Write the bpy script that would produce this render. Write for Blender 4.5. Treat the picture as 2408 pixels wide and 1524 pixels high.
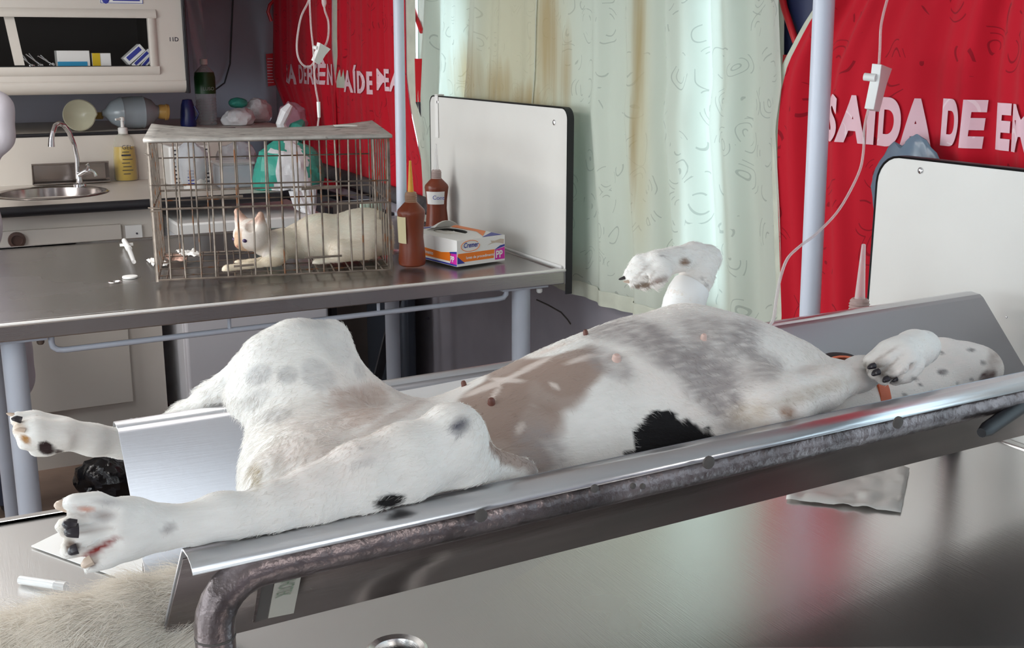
import bpy, bmesh, math, random
import numpy as np
from mathutils import Vector, Matrix, noise
random.seed(4); np.random.seed(4)
SC = bpy.context.scene
COL = SC.collection
for o in list(bpy.data.objects): bpy.data.objects.remove(o)

# ------------------------------------------------------------------ camera, sky, lamps, exposure
FPX, PITCH, YAW, CAMZ = 2700.0, math.radians(13.57), math.radians(27), 1.45
cam_d = bpy.data.cameras.new('camera'); cam = bpy.data.objects.new('camera', cam_d); COL.objects.link(cam)
cam_d.sensor_width = 36; cam_d.lens = FPX / 2408 * 36; cam_d.clip_start = 0.02
cam.location = (0, 0, CAMZ); cam.rotation_euler = (math.pi / 2 - PITCH, 0, -YAW)
SC.camera = cam
W = bpy.data.worlds.new('sky'); SC.world = W; W.use_nodes = True
W.node_tree.nodes['Background'].inputs[0].default_value = (0.66, 0.88, 1.0, 1)
W.node_tree.nodes['Background'].inputs[1].default_value = 2.3
SC.view_settings.view_transform = 'Standard'; SC.view_settings.look = 'None'
SC.view_settings.gamma = 1; SC.view_settings.use_curve_mapping = False
SC.view_settings.exposure = 0.50
def area(name, loc, sx, sy, power, col=(1, 0.955, 0.91), rot=(0, 0, 0)):
    d = bpy.data.lights.new(name, 'AREA'); d.shape = 'RECTANGLE'; d.size = sx; d.size_y = sy
    d.energy = power; d.color = col
    o = bpy.data.objects.new(name, d); COL.objects.link(o); o.location = loc; o.rotation_euler = rot
    return o
LAMPS = [(0.75, -1.05), (-0.45, 2.6), (-0.7, 3.9)]  # first one is unseen behind the camera, added for frontal fill
for (lx, ly), lw in zip(LAMPS, (8, 12, 20)): area('ceiling_lamp_light', (lx, ly, 1.93), 0.5, 1.1, lw)
# frontal fill from area lights in unseen windows added on the left side
LWIN = [(-1.3, 0.3), (0.6, 2.4), (2.7, 4.3)]
for (a, b), lw in zip(LWIN, (8, 9, 14)): area('left_window_fill', (-1.31, (a + b) / 2, 1.28), 0.8, b - a - 0.06, lw, (1.0, 0.965, 0.94), (0, -math.pi / 2, 0))

# ------------------------------------------------------------------ pixel helpers (photo frame 2408 x 1524)
CP, SP, CA, SA = math.cos(PITCH), math.sin(PITCH), math.cos(YAW), math.sin(YAW)
def ray(px, py):
    a = (px - 1204) / FPX; b = (762 - py) / FPX
    Y = CP + b * SP
    return Vector((a * CA + Y * SA, -a * SA + Y * CA, -SP + b * CP))
def at(px, py, Y):                       # point seen at a pixel, at depth Y
    r = ray(px, py); return r * (Y / r.y) + Vector((0, 0, CAMZ))
def atx(px, py, X):
    r = ray(px, py); return r * (X / r.x) + Vector((0, 0, CAMZ))
def atz(px, py, z):
    r = ray(px, py); return r * ((z - CAMZ) / r.z) + Vector((0, 0, CAMZ))
def proj(P):                             # numpy (n,3) -> pixel coords
    X = P[:, 0] * CA - P[:, 1] * SA; Y = P[:, 0] * SA + P[:, 1] * CA; Z = P[:, 2] - CAMZ
    d = Y * CP - Z * SP; v = Y * SP + Z * CP
    return 1204 + FPX * X / d, 762 - FPX * v / d

# ------------------------------------------------------------------ materials
def newmat(name):
    m = bpy.data.materials.new(name); m.use_nodes = True
    return m, m.node_tree, m.node_tree.nodes['Principled BSDF']
def c4(c): return (c[0], c[1], c[2], 1)
def mat(name, col, rough=0.5, metal=0.0, var=0.0, vscale=8, bump=0.0, bscale=120, stretch=None, trans=0, alpha=1, coat=0,
        spots=None, emit=None, spec=None):
    m, nt, b = newmat(name); N, L = nt.nodes, nt.links
    b.inputs['Base Color'].default_value = c4(col); b.inputs['Roughness'].default_value = rough
    b.inputs['Metallic'].default_value = metal
    if spec is not None: b.inputs['Specular IOR Level'].default_value = spec
    if trans: b.inputs['Transmission Weight'].default_value = trans
    if alpha < 1: b.inputs['Alpha'].default_value = alpha
    if coat: b.inputs['Coat Weight'].default_value = coat
    if emit: b.inputs['Emission Color'].default_value = c4(col); b.inputs['Emission Strength'].default_value = emit
    tc = N.new('ShaderNodeTexCoord'); mp = N.new('ShaderNodeMapping'); L.new(tc.outputs['Object'], mp.inputs[0])
    if stretch: mp.inputs['Scale'].default_value = stretch
    if var:
        n = N.new('ShaderNodeTexNoise'); n.inputs['Scale'].default_value = vscale; n.inputs['Detail'].default_value = 6
        L.new(mp.outputs[0], n.inputs['Vector'])
        r = N.new('ShaderNodeValToRGB'); r.color_ramp.elements[0].position = 0.3; r.color_ramp.elements[1].position = 0.7
        r.color_ramp.elements[0].color = c4([max(0, c * (1 - var)) for c in col]); r.color_ramp.elements[1].color = c4([min(1, c * (1 + var * 0.6)) for c in col])
        L.new(n.outputs[0], r.inputs[0]); out = r.outputs[0]
        if spots:
            n2 = N.new('ShaderNodeTexNoise'); n2.inputs['Scale'].default_value = spots[0]; n2.inputs['Detail'].default_value = 8
            L.new(tc.outputs['Object'], n2.inputs['Vector'])
            r2 = N.new('ShaderNodeValToRGB'); r2.color_ramp.elements[0].position = spots[1]; r2.color_ramp.elements[1].position = spots[1] + 0.08
            L.new(n2.outputs[0], r2.inputs[0])
            mx = N.new('ShaderNodeMix'); mx.data_type = 'RGBA'; L.new(r2.outputs[0], mx.inputs[0])
            L.new(out, mx.inputs[6]); mx.inputs[7].default_value = c4(spots[2]); out = mx.outputs[2]
        L.new(out, b.inputs['Base Color'])
    if bump:
        n = N.new('ShaderNodeTexNoise'); n.inputs['Scale'].default_value = bscale; n.inputs['Detail'].default_value = 4
        L.new(mp.outputs[0], n.inputs['Vector'])
        bp = N.new('ShaderNodeBump'); bp.inputs['Strength'].default_value = bump; bp.inputs['Distance'].default_value = 0.01
        L.new(n.outputs[0], bp.inputs['Height']); L.new(bp.outputs[0], b.inputs['Normal'])
    return m
def steel(name, col=(0.60, 0.59, 0.585), rough=0.24, brush=(1, 60, 60), scr=0.12, rv=0.12):
    m, nt, b = newmat(name); N, L = nt.nodes, nt.links
    b.inputs['Metallic'].default_value = 1; b.inputs['Base Color'].default_value = c4(col)
    tc = N.new('ShaderNodeTexCoord'); mp = N.new('ShaderNodeMapping'); mp.inputs['Scale'].default_value = brush
    L.new(tc.outputs['Object'], mp.inputs[0])
    n = N.new('ShaderNodeTexNoise'); n.inputs['Scale'].default_value = 14; n.inputs['Detail'].default_value = 8
    L.new(mp.outputs[0], n.inputs['Vector'])
    n2 = N.new('ShaderNodeTexNoise'); n2.inputs['Scale'].default_value = 2.2; n2.inputs['Detail'].default_value = 3
    L.new(tc.outputs['Object'], n2.inputs['Vector'])
    a = N.new('ShaderNodeMapRange'); a.inputs[1].default_value = 0.2; a.inputs[2].default_value = 0.8
    a.inputs[3].default_value = rough - rv * 0.5; a.inputs[4].default_value = rough + rv
    L.new(n2.outputs[0], a.inputs[0]); L.new(a.outputs[0], b.inputs['Roughness'])
    bp = N.new('ShaderNodeBump'); bp.inputs['Strength'].default_value = scr; bp.inputs['Distance'].default_value = 0.002
    L.new(n.outputs[0], bp.inputs['Height']); L.new(bp.outputs[0], b.inputs['Normal'])
    rr = N.new('ShaderNodeValToRGB'); rr.color_ramp.elements[0].position = 0.2; rr.color_ramp.elements[1].position = 0.8
    rr.color_ramp.elements[0].color = c4([c * 0.82 for c in col]); rr.color_ramp.elements[1].color = c4(col)
    L.new(n2.outputs[0], rr.inputs[0]); L.new(rr.outputs[0], b.inputs['Base Color'])
    return m
def clear(name, col=(0.9, 0.9, 0.9), op=0.3, rough=0.15):
    m, nt, b = newmat(name); N, L = nt.nodes, nt.links
    b.inputs['Base Color'].default_value = c4(col); b.inputs['Roughness'].default_value = rough
    t = N.new('ShaderNodeBsdfTransparent'); mx = N.new('ShaderNodeMixShader')
    lw = N.new('ShaderNodeLayerWeight'); lw.inputs[0].default_value = 0.35
    a = N.new('ShaderNodeMapRange'); a.inputs[3].default_value = op; a.inputs[4].default_value = min(1, op + 0.55)
    L.new(lw.outputs['Facing'], a.inputs[0]); L.new(a.outputs[0], mx.inputs[0])
    L.new(t.outputs[0], mx.inputs[1]); L.new(b.outputs[0], mx.inputs[2])
    L.new(mx.outputs[0], N['Material Output'].inputs[0])
    return m

# ------------------------------------------------------------------ mesh builder
class B:
    def __init__(s): s.v = []; s.f = []
    def add(s, v, f):
        k = len(s.v); s.v += [Vector(p) for p in v]; s.f += [tuple(i + k for i in q) for q in f]; return s
    def box(s, lo, hi):
        x0, y0, z0 = lo; x1, y1, z1 = hi
        return s.add([(x0, y0, z0), (x1, y0, z0), (x1, y1, z0), (x0, y1, z0), (x0, y0, z1), (x1, y0, z1), (x1, y1, z1), (x0, y1, z1)],
              [(0, 3, 2, 1), (4, 5, 6, 7), (0, 1, 5, 4), (1, 2, 6, 5), (2, 3, 7, 6), (3, 0, 4, 7)])
    def obox(s, c, ax, ay, az):          # oriented box, half-vectors
        c, ax, ay, az = map(Vector, (c, ax, ay, az))
        P = [c + ax * i + ay * j + az * k for k in (-1, 1) for i, j in ((-1, -1), (1, -1), (1, 1), (-1, 1))]
        return s.add(P, [(0, 3, 2, 1), (4, 5, 6, 7), (0, 1, 5, 4), (1, 2, 6, 5), (2, 3, 7, 6), (3, 0, 4, 7)])
    def tube(s, pts, r, n=10, cap=True):
        pts = [Vector(p) for p in pts]; m = len(pts)
        rs = r if isinstance(r, (list, tuple)) else [r] * m
        T = [(pts[min(i + 1, m - 1)] - pts[max(i - 1, 0)]).normalized() for i in range(m)]
        u = T[0].orthogonal().normalized(); V = []; F = []
        for i in range(m):
            u = (u - T[i] * u.dot(T[i])).normalized(); w = T[i].cross(u)
            V += [pts[i] + (u * math.cos(2 * math.pi * k / n) + w * math.sin(2 * math.pi * k / n)) * rs[i] for k in range(n)]
        for i in range(m - 1):
            for k in range(n):
                a = i * n + k; b = i * n + (k + 1) % n; F.append((a, b, b + n, a + n))
        if cap: F.append(tuple(range(n))[::-1]); F.append(tuple((m - 1) * n + k for k in range(n)))
        return s.add(V, F)
    def lathe(s, prof, c=(0, 0, 0), n=24, axis=None, sx=1, sy=1, cap=True):
        c = Vector(c); V = []; F = []
        M = Matrix.Identity(3) if axis is None else Vector((0, 0, 1)).rotation_difference(Vector(axis)).to_matrix()
        for r, z in prof:
            for k in range(n):
                t = 2 * math.pi * k / n; V.append(c + M @ Vector((r * math.cos(t) * sx, r * math.sin(t) * sy, z)))
        for i in range(len(prof) - 1):
            for k in range(n):
                a = i * n + k; b = i * n + (k + 1) % n; F.append((a, b, b + n, a + n))
        if cap and prof[0][0] > 1e-6: F.append(tuple(range(n))[::-1])
        if cap and prof[-1][0] > 1e-6: F.append(tuple((len(prof) - 1) * n + k for k in range(n)))
        return s.add(V, F)
    def ball(s, c, r, n=16, M=None):
        c = Vector(c); rr = r if isinstance(r, (tuple, list)) else (r, r, r); m = n // 2; V = []; F = []
        for i in range(m + 1):
            p = math.pi * i / m
            for k in range(n):
                t = 2 * math.pi * k / n; q = Vector((rr[0] * math.sin(p) * math.cos(t), rr[1] * math.sin(p) * math.sin(t), rr[2] * math.cos(p)))
                V.append(c + (M @ q if M else q))
        for i in range(m):
            for k in range(n):
                a = i * n + k; b = i * n + (k + 1) % n; F.append((a, a + n, b + n, b))
        return s.add(V, F)
    def grid(s, fn, nu, nv):             # fn(u,v) in 0..1
        V = [fn(i / nu, j / nv) for j in range(nv + 1) for i in range(nu + 1)]
        F = [(j * (nu + 1) + i, j * (nu + 1) + i + 1, (j + 1) * (nu + 1) + i + 1, (j + 1) * (nu + 1) + i) for j in range(nv) for i in range(nu)]
        return s.add(V, F)
    def prism(s, poly, d):               # planar polygon extruded by vector d
        poly = [Vector(p) for p in poly]; d = Vector(d); n = len(poly)
        return s.add(poly + [p + d for p in poly], [tuple(range(n))[::-1], tuple(range(n, 2 * n))] + [(i, (i + 1) % n, (i + 1) % n + n, i + n) for i in range(n)])

def mesh_of(name, b, m, merge=True, sharp=38):
    me = bpy.data.meshes.new(name); me.from_pydata([tuple(v) for v in b.v], [], b.f)
    bm = bmesh.new(); bm.from_mesh(me)
    if merge: bmesh.ops.remove_doubles(bm, verts=bm.verts, dist=1e-6)
    bmesh.ops.recalc_face_normals(bm, faces=bm.faces)
    lim = math.radians(sharp)
    for f in bm.faces: f.smooth = True
    for e in bm.edges:
        if len(e.link_faces) == 2: e.smooth = e.calc_face_angle(0) < lim
    bm.to_mesh(me); bm.free()
    for mm in (m if isinstance(m, (list, tuple)) else [m]): me.materials.append(mm)
    return me
def tag(o, label=None, cat=None, group=None, kind=None):
    if label: o['label'] = label
    if cat: o['category'] = cat
    if group: o['group'] = group
    if kind: o['kind'] = kind
    return o
def thing(name, label, cat, loc=(0, 0, 0), rotz=0, group=None):
    o = bpy.data.objects.new(name, None); o.empty_display_size = 0.05; COL.objects.link(o)
    o.location = loc; o.rotation_euler = (0, 0, rotz); return tag(o, label, cat, group)
def root_of(o):
    M = Matrix.Identity(4)
    while o: M = Matrix.LocRotScale(o.location, o.rotation_euler, o.scale) @ M; o = o.parent
    return M
def part(name, b, m, parent=None, bev=0, local=False, sub=0, label=None, origin=None, solid=0, sharp=38):
    """one mesh object; geometry given in world coordinates unless local=True"""
    me = b if isinstance(b, bpy.types.Mesh) else mesh_of(name, b, m, sharp=sharp)
    o = bpy.data.objects.new(name, me); COL.objects.link(o)
    if parent is not None:
        o.parent = parent
        if not local: me.transform(root_of(parent).inverted())
    elif origin is not None:
        me.transform(Matrix.Translation(-Vector(origin))); o.location = origin
    if solid: s = o.modifiers.new('thick', 'SOLIDIFY'); s.thickness = solid; s.offset = 0
    if bev: s = o.modifiers.new('bevel', 'BEVEL'); s.width = bev; s.segments = 2; s.limit_method = 'ANGLE'; s.angle_limit = math.radians(40)
    if sub: s = o.modifiers.new('sub', 'SUBSURF'); s.levels = sub; s.render_levels = sub
    if label: o['label'] = label
    return o
def struct(name, b, m, parent=None, **k):
    o = part(name, b, m, parent, **k)
    if parent is None: o['kind'] = 'structure'
    return o
def dup(root, loc=None, rotz=None, label=None, group=None):
    r = root.copy(); COL.objects.link(r)
    if loc is not None: r.location = loc
    if rotz is not None: r.rotation_euler = (0, 0, rotz)
    if label: r['label'] = label
    if group: r['group'] = group
    for ch in [o for o in list(COL.objects) if o.parent == root]:
        c = ch.copy(); COL.objects.link(c); c.parent = r
        for g in [o for o in list(COL.objects) if o.parent == ch]:
            d = g.copy(); COL.objects.link(d); d.parent = c
    return r
def text_geo(s, size=0.05, bold=0.0, depth=0.0, xs=1.0, shear=0, spc=1.0):
    """flat text as (verts in x/y plane, faces); origin at lower left"""
    cu = bpy.data.curves.new('t', 'FONT'); cu.body = s; cu.size = size; cu.offset = bold * size; cu.extrude = depth
    cu.fill_mode = 'FRONT' if not depth else 'BOTH'; cu.shear = shear; cu.space_character = spc
    o = bpy.data.objects.new('t', cu); COL.objects.link(o)
    dg = bpy.context.evaluated_depsgraph_get(); dg.update()
    me = bpy.data.meshes.new_from_object(o.evaluated_get(dg))
    V = [Vector((v.co.x * xs, v.co.y, v.co.z)) for v in me.vertices]; F = [tuple(p.vertices) for p in me.polygons]
    bpy.data.objects.remove(o); bpy.data.curves.remove(cu); bpy.data.meshes.remove(me)
    return V, F
def text_on(b, s, size, org, ux, uy, **k):  # put text into builder b: origin, right vector, up vector
    V, F = text_geo(s, size, **k); org, ux, uy = Vector(org), Vector(ux).normalized(), Vector(uy).normalized(); un = ux.cross(uy)
    b.add([org + ux * v.x + uy * v.y + un * v.z for v in V], F); return b
def vnoise(P, s, seed=0):
    return np.array([noise.noise(Vector((p[0] * s + seed, p[1] * s - seed, p[2] * s + 3.1 * seed))) for p in P])

# ------------------------------------------------------------------ implicit bodies
import openvdb
class Sdf:
    def __init__(s, lo, hi, h):
        s.lo = np.array(lo, float); s.h = h; s.n = np.ceil((np.array(hi) - s.lo) / h).astype(int) + 1
        s.d = np.full(s.n, 0.06, np.float32)
    def _box(s, lo, hi):
        a = np.clip(np.floor((np.array(lo) - s.lo) / s.h).astype(int), 0, s.n); b = np.clip(np.ceil((np.array(hi) - s.lo) / s.h).astype(int) + 1, 0, s.n)
        if (b <= a).any(): return None
        sl = tuple(slice(a[i], b[i]) for i in range(3))
        ax = [(s.lo[i] + s.h * np.arange(a[i], b[i])).astype(np.float32) for i in range(3)]
        return sl, ax[0][:, None, None], ax[1][None, :, None], ax[2][None, None, :]
    def _mix(s, sl, q, k, op):
        d = s.d[sl]
        if op == 'add':
            h = np.maximum(k - np.abs(d - q), 0) / k if k > 0 else 0
            s.d[sl] = np.minimum(d, q) - h * h * k * 0.25
        else:
            q = -q; h = np.maximum(k - np.abs(d - q), 0) / k
            s.d[sl] = np.maximum(d, q) + h * h * k * 0.25
    def cone(s, a, b, r1, r2, k=0.015, op='add'):
        a = np.array(a, float); b = np.array(b, float); m = max(r1, r2) + k + 0.02
        q = s._box(np.minimum(a, b) - m, np.maximum(a, b) + m)
        if q is None: return s
        sl, X, Y, Z = q; ba = b - a; L = max(float(ba @ ba), 1e-9)
        t = np.clip(((X - a[0]) * ba[0] + (Y - a[1]) * ba[1] + (Z - a[2]) * ba[2]) / L, 0, 1)
        dd = np.sqrt((X - a[0] - t * ba[0]) ** 2 + (Y - a[1] - t * ba[1]) ** 2 + (Z - a[2] - t * ba[2]) ** 2) - (r1 + (r2 - r1) * t)
        s._mix(sl, dd.astype(np.float32), k, op); return s
    def chain(s, pts, k=0.015):
        for p, q in zip(pts[:-1], pts[1:]): s.cone(p[0], q[0], p[1], q[1], k)
        return s
    def ell(s, c, r, k=0.015, M=None, op='add'):
        c = np.array(c, float); r = np.array(r, float); m = r.max() + k + 0.02
        q = s._box(c - m, c + m)
        if q is None: return s
        sl, X, Y, Z = q; x, y, z = X - c[0], Y - c[1], Z - c[2]
        if M is not None:
            M = np.array(M); x, y, z = (x * M[0][i] + y * M[1][i] + z * M[2][i] for i in range(3))
        k0 = np.sqrt((x / r[0]) ** 2 + (y / r[1]) ** 2 + (z / r[2]) ** 2)
        k1 = np.sqrt((x / r[0] ** 2) ** 2 + (y / r[1] ** 2) ** 2 + (z / r[2] ** 2) ** 2) + 1e-9
        s._mix(sl, (k0 * (k0 - 1) / k1).astype(np.float32), k, op); return s
    def clip(s, fn):                     # fn(X,Y,Z) -> signed distance of the solid to keep out of (negative inside)
        ax = [(s.lo[i] + s.h * np.arange(s.n[i])).astype(np.float32) for i in range(3)]
        q = -fn(ax[0][:, None, None], ax[1][None, :, None], ax[2][None, None, :]); s.d = np.maximum(s.d, q.astype(np.float32)); return s
    def mesh(s):
        g = openvdb.FloatGrid(0.06); g.copyFromArray(s.d.astype(np.float64)); pts, quads = g.convertToQuads(0.0)
        P = np.array(pts, float) * s.h + s.lo; Q = np.array(quads); c = P[Q].mean(1) - P.mean(0)
        n = np.cross(P[Q[:, 2]] - P[Q[:, 0]], P[Q[:, 3]] - P[Q[:, 1]])
        return P, (Q if (c * n).sum() > 0 else Q[:, ::-1])
def np_mesh(name, P, Q, mats, cols=None, smooth=1):
    me = bpy.data.meshes.new(name); me.from_pydata(P.tolist(), [], Q.tolist())
    bm = bmesh.new(); bm.from_mesh(me)
    bmesh.ops.recalc_face_normals(bm, faces=bm.faces)
    for f in bm.faces: f.smooth = True
    bm.to_mesh(me); bm.free()
    for m in mats: me.materials.append(m)
    if cols is not None:
        a = me.color_attributes.new('Col', 'FLOAT_COLOR', 'POINT')
        a.data.foreach_set('color', np.concatenate([cols, np.ones((len(cols), 1))], 1).astype(np.float32).ravel())
    return me
def relax(P, Q, it=2, w=0.5):
    for _ in range(it):
        S = np.zeros_like(P); C = np.zeros(len(P))
        for a, b in ((0, 1), (1, 2), (2, 3), (3, 0)):
            np.add.at(S, Q[:, a], P[Q[:, b]]); np.add.at(C, Q[:, a], 1); np.add.at(S, Q[:, b], P[Q[:, a]]); np.add.at(C, Q[:, b], 1)
        P = P * (1 - w) + w * S / C[:, None]
    return P
def normals(P, Q):
    n = np.cross(P[Q[:, 2]] - P[Q[:, 0]], P[Q[:, 3]] - P[Q[:, 1]]); N = np.zeros_like(P)
    for i in range(4): np.add.at(N, Q[:, i], n)
    return N / (np.linalg.norm(N, axis=1)[:, None] + 1e-12)
def drop_islands(P, Q):                  # keep the largest connected piece
    par = np.arange(len(P))
    for _ in range(60):
        m = par[Q].min(1); old = par.copy()
        for i in range(4): np.minimum.at(par, par[Q[:, i]], m); np.minimum.at(par, Q[:, i], m)
        par = par[par]; par = par[par]
        if (par == old).all(): break
    ids, cnt = np.unique(par, return_counts=True)
    if len(ids) == 1: return P, Q
    keep = par == ids[cnt.argmax()]; idx = np.cumsum(keep) - 1
    return P[keep], idx[Q[keep[Q].all(1)]]
def fur(name, P, Q, cols, n, length, rad, dirfn, m, parent, weight=None, lift=0.3, jit=0.25, seg=4, curl=0.0):
    rng = np.random.default_rng(7)
    A = np.linalg.norm(np.cross(P[Q[:, 2]] - P[Q[:, 0]], P[Q[:, 3]] - P[Q[:, 1]]), axis=1)
    if weight is not None: A = A * weight[Q].mean(1)
    f = rng.choice(len(Q), n, p=A / A.sum()); w = rng.random((n, 4)) ** 1.5 + .05; w /= w.sum(1)[:, None]
    N = normals(P, Q); c = Q[f]
    p = (P[c] * w[..., None]).sum(1); nn = (N[c] * w[..., None]).sum(1); nn /= np.linalg.norm(nn, axis=1)[:, None]
    col = (cols[c] * w[..., None]).sum(1)
    d = dirfn(p) + rng.normal(0, jit, p.shape); d -= nn * (d * nn).sum(1)[:, None]; d /= np.linalg.norm(d, axis=1)[:, None] + 1e-9
    ln = length(p) * rng.uniform(0.6, 1.25, n)
    pts = np.zeros((n, seg, 3))
    for i in range(seg):
        t = i / (seg - 1); pts[:, i] = p + (d * t + nn * (lift * (t - 0.45 * t * t)) + curl * np.array([0, 0, -1.0]) * t * t) * ln[:, None] - nn * 0.0004
    hc = bpy.data.hair_curves.new(name); hc.add_curves([seg] * n)
    hc.attributes['position'].data.foreach_set('vector', pts.astype(np.float32).ravel())
    ra = hc.attributes.get('radius') or hc.attributes.new('radius', 'FLOAT', 'POINT')
    ra.data.foreach_set('value', np.tile(np.linspace(rad, rad * 0.15, seg), n).astype(np.float32))
    ca = hc.attributes.new('Col', 'FLOAT_COLOR', 'CURVE')
    col = np.clip(col * rng.uniform(0.93, 1.08, (n, 1)), 0, 1)
    ca.data.foreach_set('color', np.concatenate([col, np.ones((n, 1))], 1).astype(np.float32).ravel())
    hc.materials.append(m); o = bpy.data.objects.new(name, hc); COL.objects.link(o)
    if parent: o.parent = parent; o.matrix_parent_inverse = root_of(parent).inverted()
    o['kind'] = 'stuff'
    return o

# ------------------------------------------------------------------ palette
M_cream = mat('laminate_cream', (0.62, 0.58, 0.53), 0.45, var=0.05, vscale=3)
M_board = mat('board_laminate', (0.72, 0.71, 0.68), 0.42, var=0.04, vscale=4)
M_black = mat('black_rubber', (0.012, 0.012, 0.016), 0.45)
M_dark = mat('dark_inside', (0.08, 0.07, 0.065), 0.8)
M_wallg = mat('wall_grey', (0.40, 0.40, 0.46), 0.6, var=0.15, vscale=2)
M_wallu = mat('wall_upper_dark', (0.05, 0.045, 0.05), 0.6, var=0.2, vscale=3)
M_walll = mat('wall_lower', (0.33, 0.31, 0.35), 0.55, var=0.2, vscale=3)
M_ceil = mat('ceiling', (0.62, 0.61, 0.60), 0.7, var=0.05)
M_floor = mat('floor_vinyl', (0.22, 0.15, 0.115), 0.55, var=0.2, vscale=9)
M_navy = mat('navy', (0.012, 0.02, 0.07), 0.5)
M_white = mat('white_plastic', (0.78, 0.78, 0.77), 0.35)
M_paper = mat('paper', (0.80, 0.79, 0.77), 0.8)
M_leg = mat('painted_leg', (0.50, 0.54, 0.62), 0.35, var=0.06, vscale=6)
M_pole = mat('painted_pole', (0.60, 0.64, 0.74), 0.35)
M_steel = steel('brushed_steel', (0.50, 0.485, 0.475), 0.24, rv=0.08)
M_steel2 = steel('table_steel', (0.86, 0.845, 0.83), 0.24, brush=(50, 1, 50), scr=0.08, rv=0.06)
M_troughb = mat('trough_underside', (0.16, 0.13, 0.125), 0.38, 0.85, var=0.45, vscale=10, stretch=(0.3, 1, 1), bump=0.15, bscale=40)  # outer skin of the panels, dark reflections put into its colour
M_rim = steel('rim_steel', (0.68, 0.68, 0.70), 0.28, brush=(1, 40, 40), scr=0.05, rv=0.06)
M_trough = steel('trough_steel', (0.47, 0.47, 0.50), 0.45, brush=(1, 40, 40), scr=0.06, rv=0.06)
M_tubest = mat('worn_tube', (0.22, 0.18, 0.18), 0.36, 0.9, var=0.5, vscale=16, bump=0.3, bscale=60)
M_chrome = mat('chrome', (0.72, 0.72, 0.74), 0.08, 1.0)
M_tray = mat('tray_steel', (0.42, 0.38, 0.36), 0.18, 1.0)
M_rust = mat('cage_wire', (0.20, 0.165, 0.14), 0.45, 0.75, var=0.4, vscale=30, spots=(25, 0.56, (0.22, 0.10, 0.05)))
M_wireh = mat('cage_wire_pale', (0.31, 0.26, 0.22), 0.4, 0.8, var=0.4, vscale=30)
M_cagetop = mat('galvanised', (0.52, 0.50, 0.47), 0.5, 0.55, var=0.3, vscale=22, spots=(30, 0.6, (0.20, 0.18, 0.16)))
M_brown = mat('bottle_brown', (0.19, 0.035, 0.012), 0.32, var=0.12, vscale=10)
M_brcap = mat('bottle_neck', (0.36, 0.22, 0.15), 0.3)
M_clear = clear('clear_plastic', (0.80, 0.80, 0.80), 0.30, 0.12)
M_clearp = clear('clear_pinkish', (0.55, 0.42, 0.40), 0.45, 0.15)
M_tube = clear('drip_tube', (0.82, 0.76, 0.76), 0.28, 0.12)
M_orange = mat('print_orange', (0.85, 0.20, 0.015), 0.45)
M_blue = mat('print_blue', (0.03, 0.04, 0.30), 0.45)
M_mag = mat('print_magenta', (0.62, 0.02, 0.36), 0.45)
M_yellow = mat('nozzle_yellow', (0.75, 0.36, 0.03), 0.35)
M_ink = mat('ink', (0.04, 0.04, 0.06), 0.7)

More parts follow.
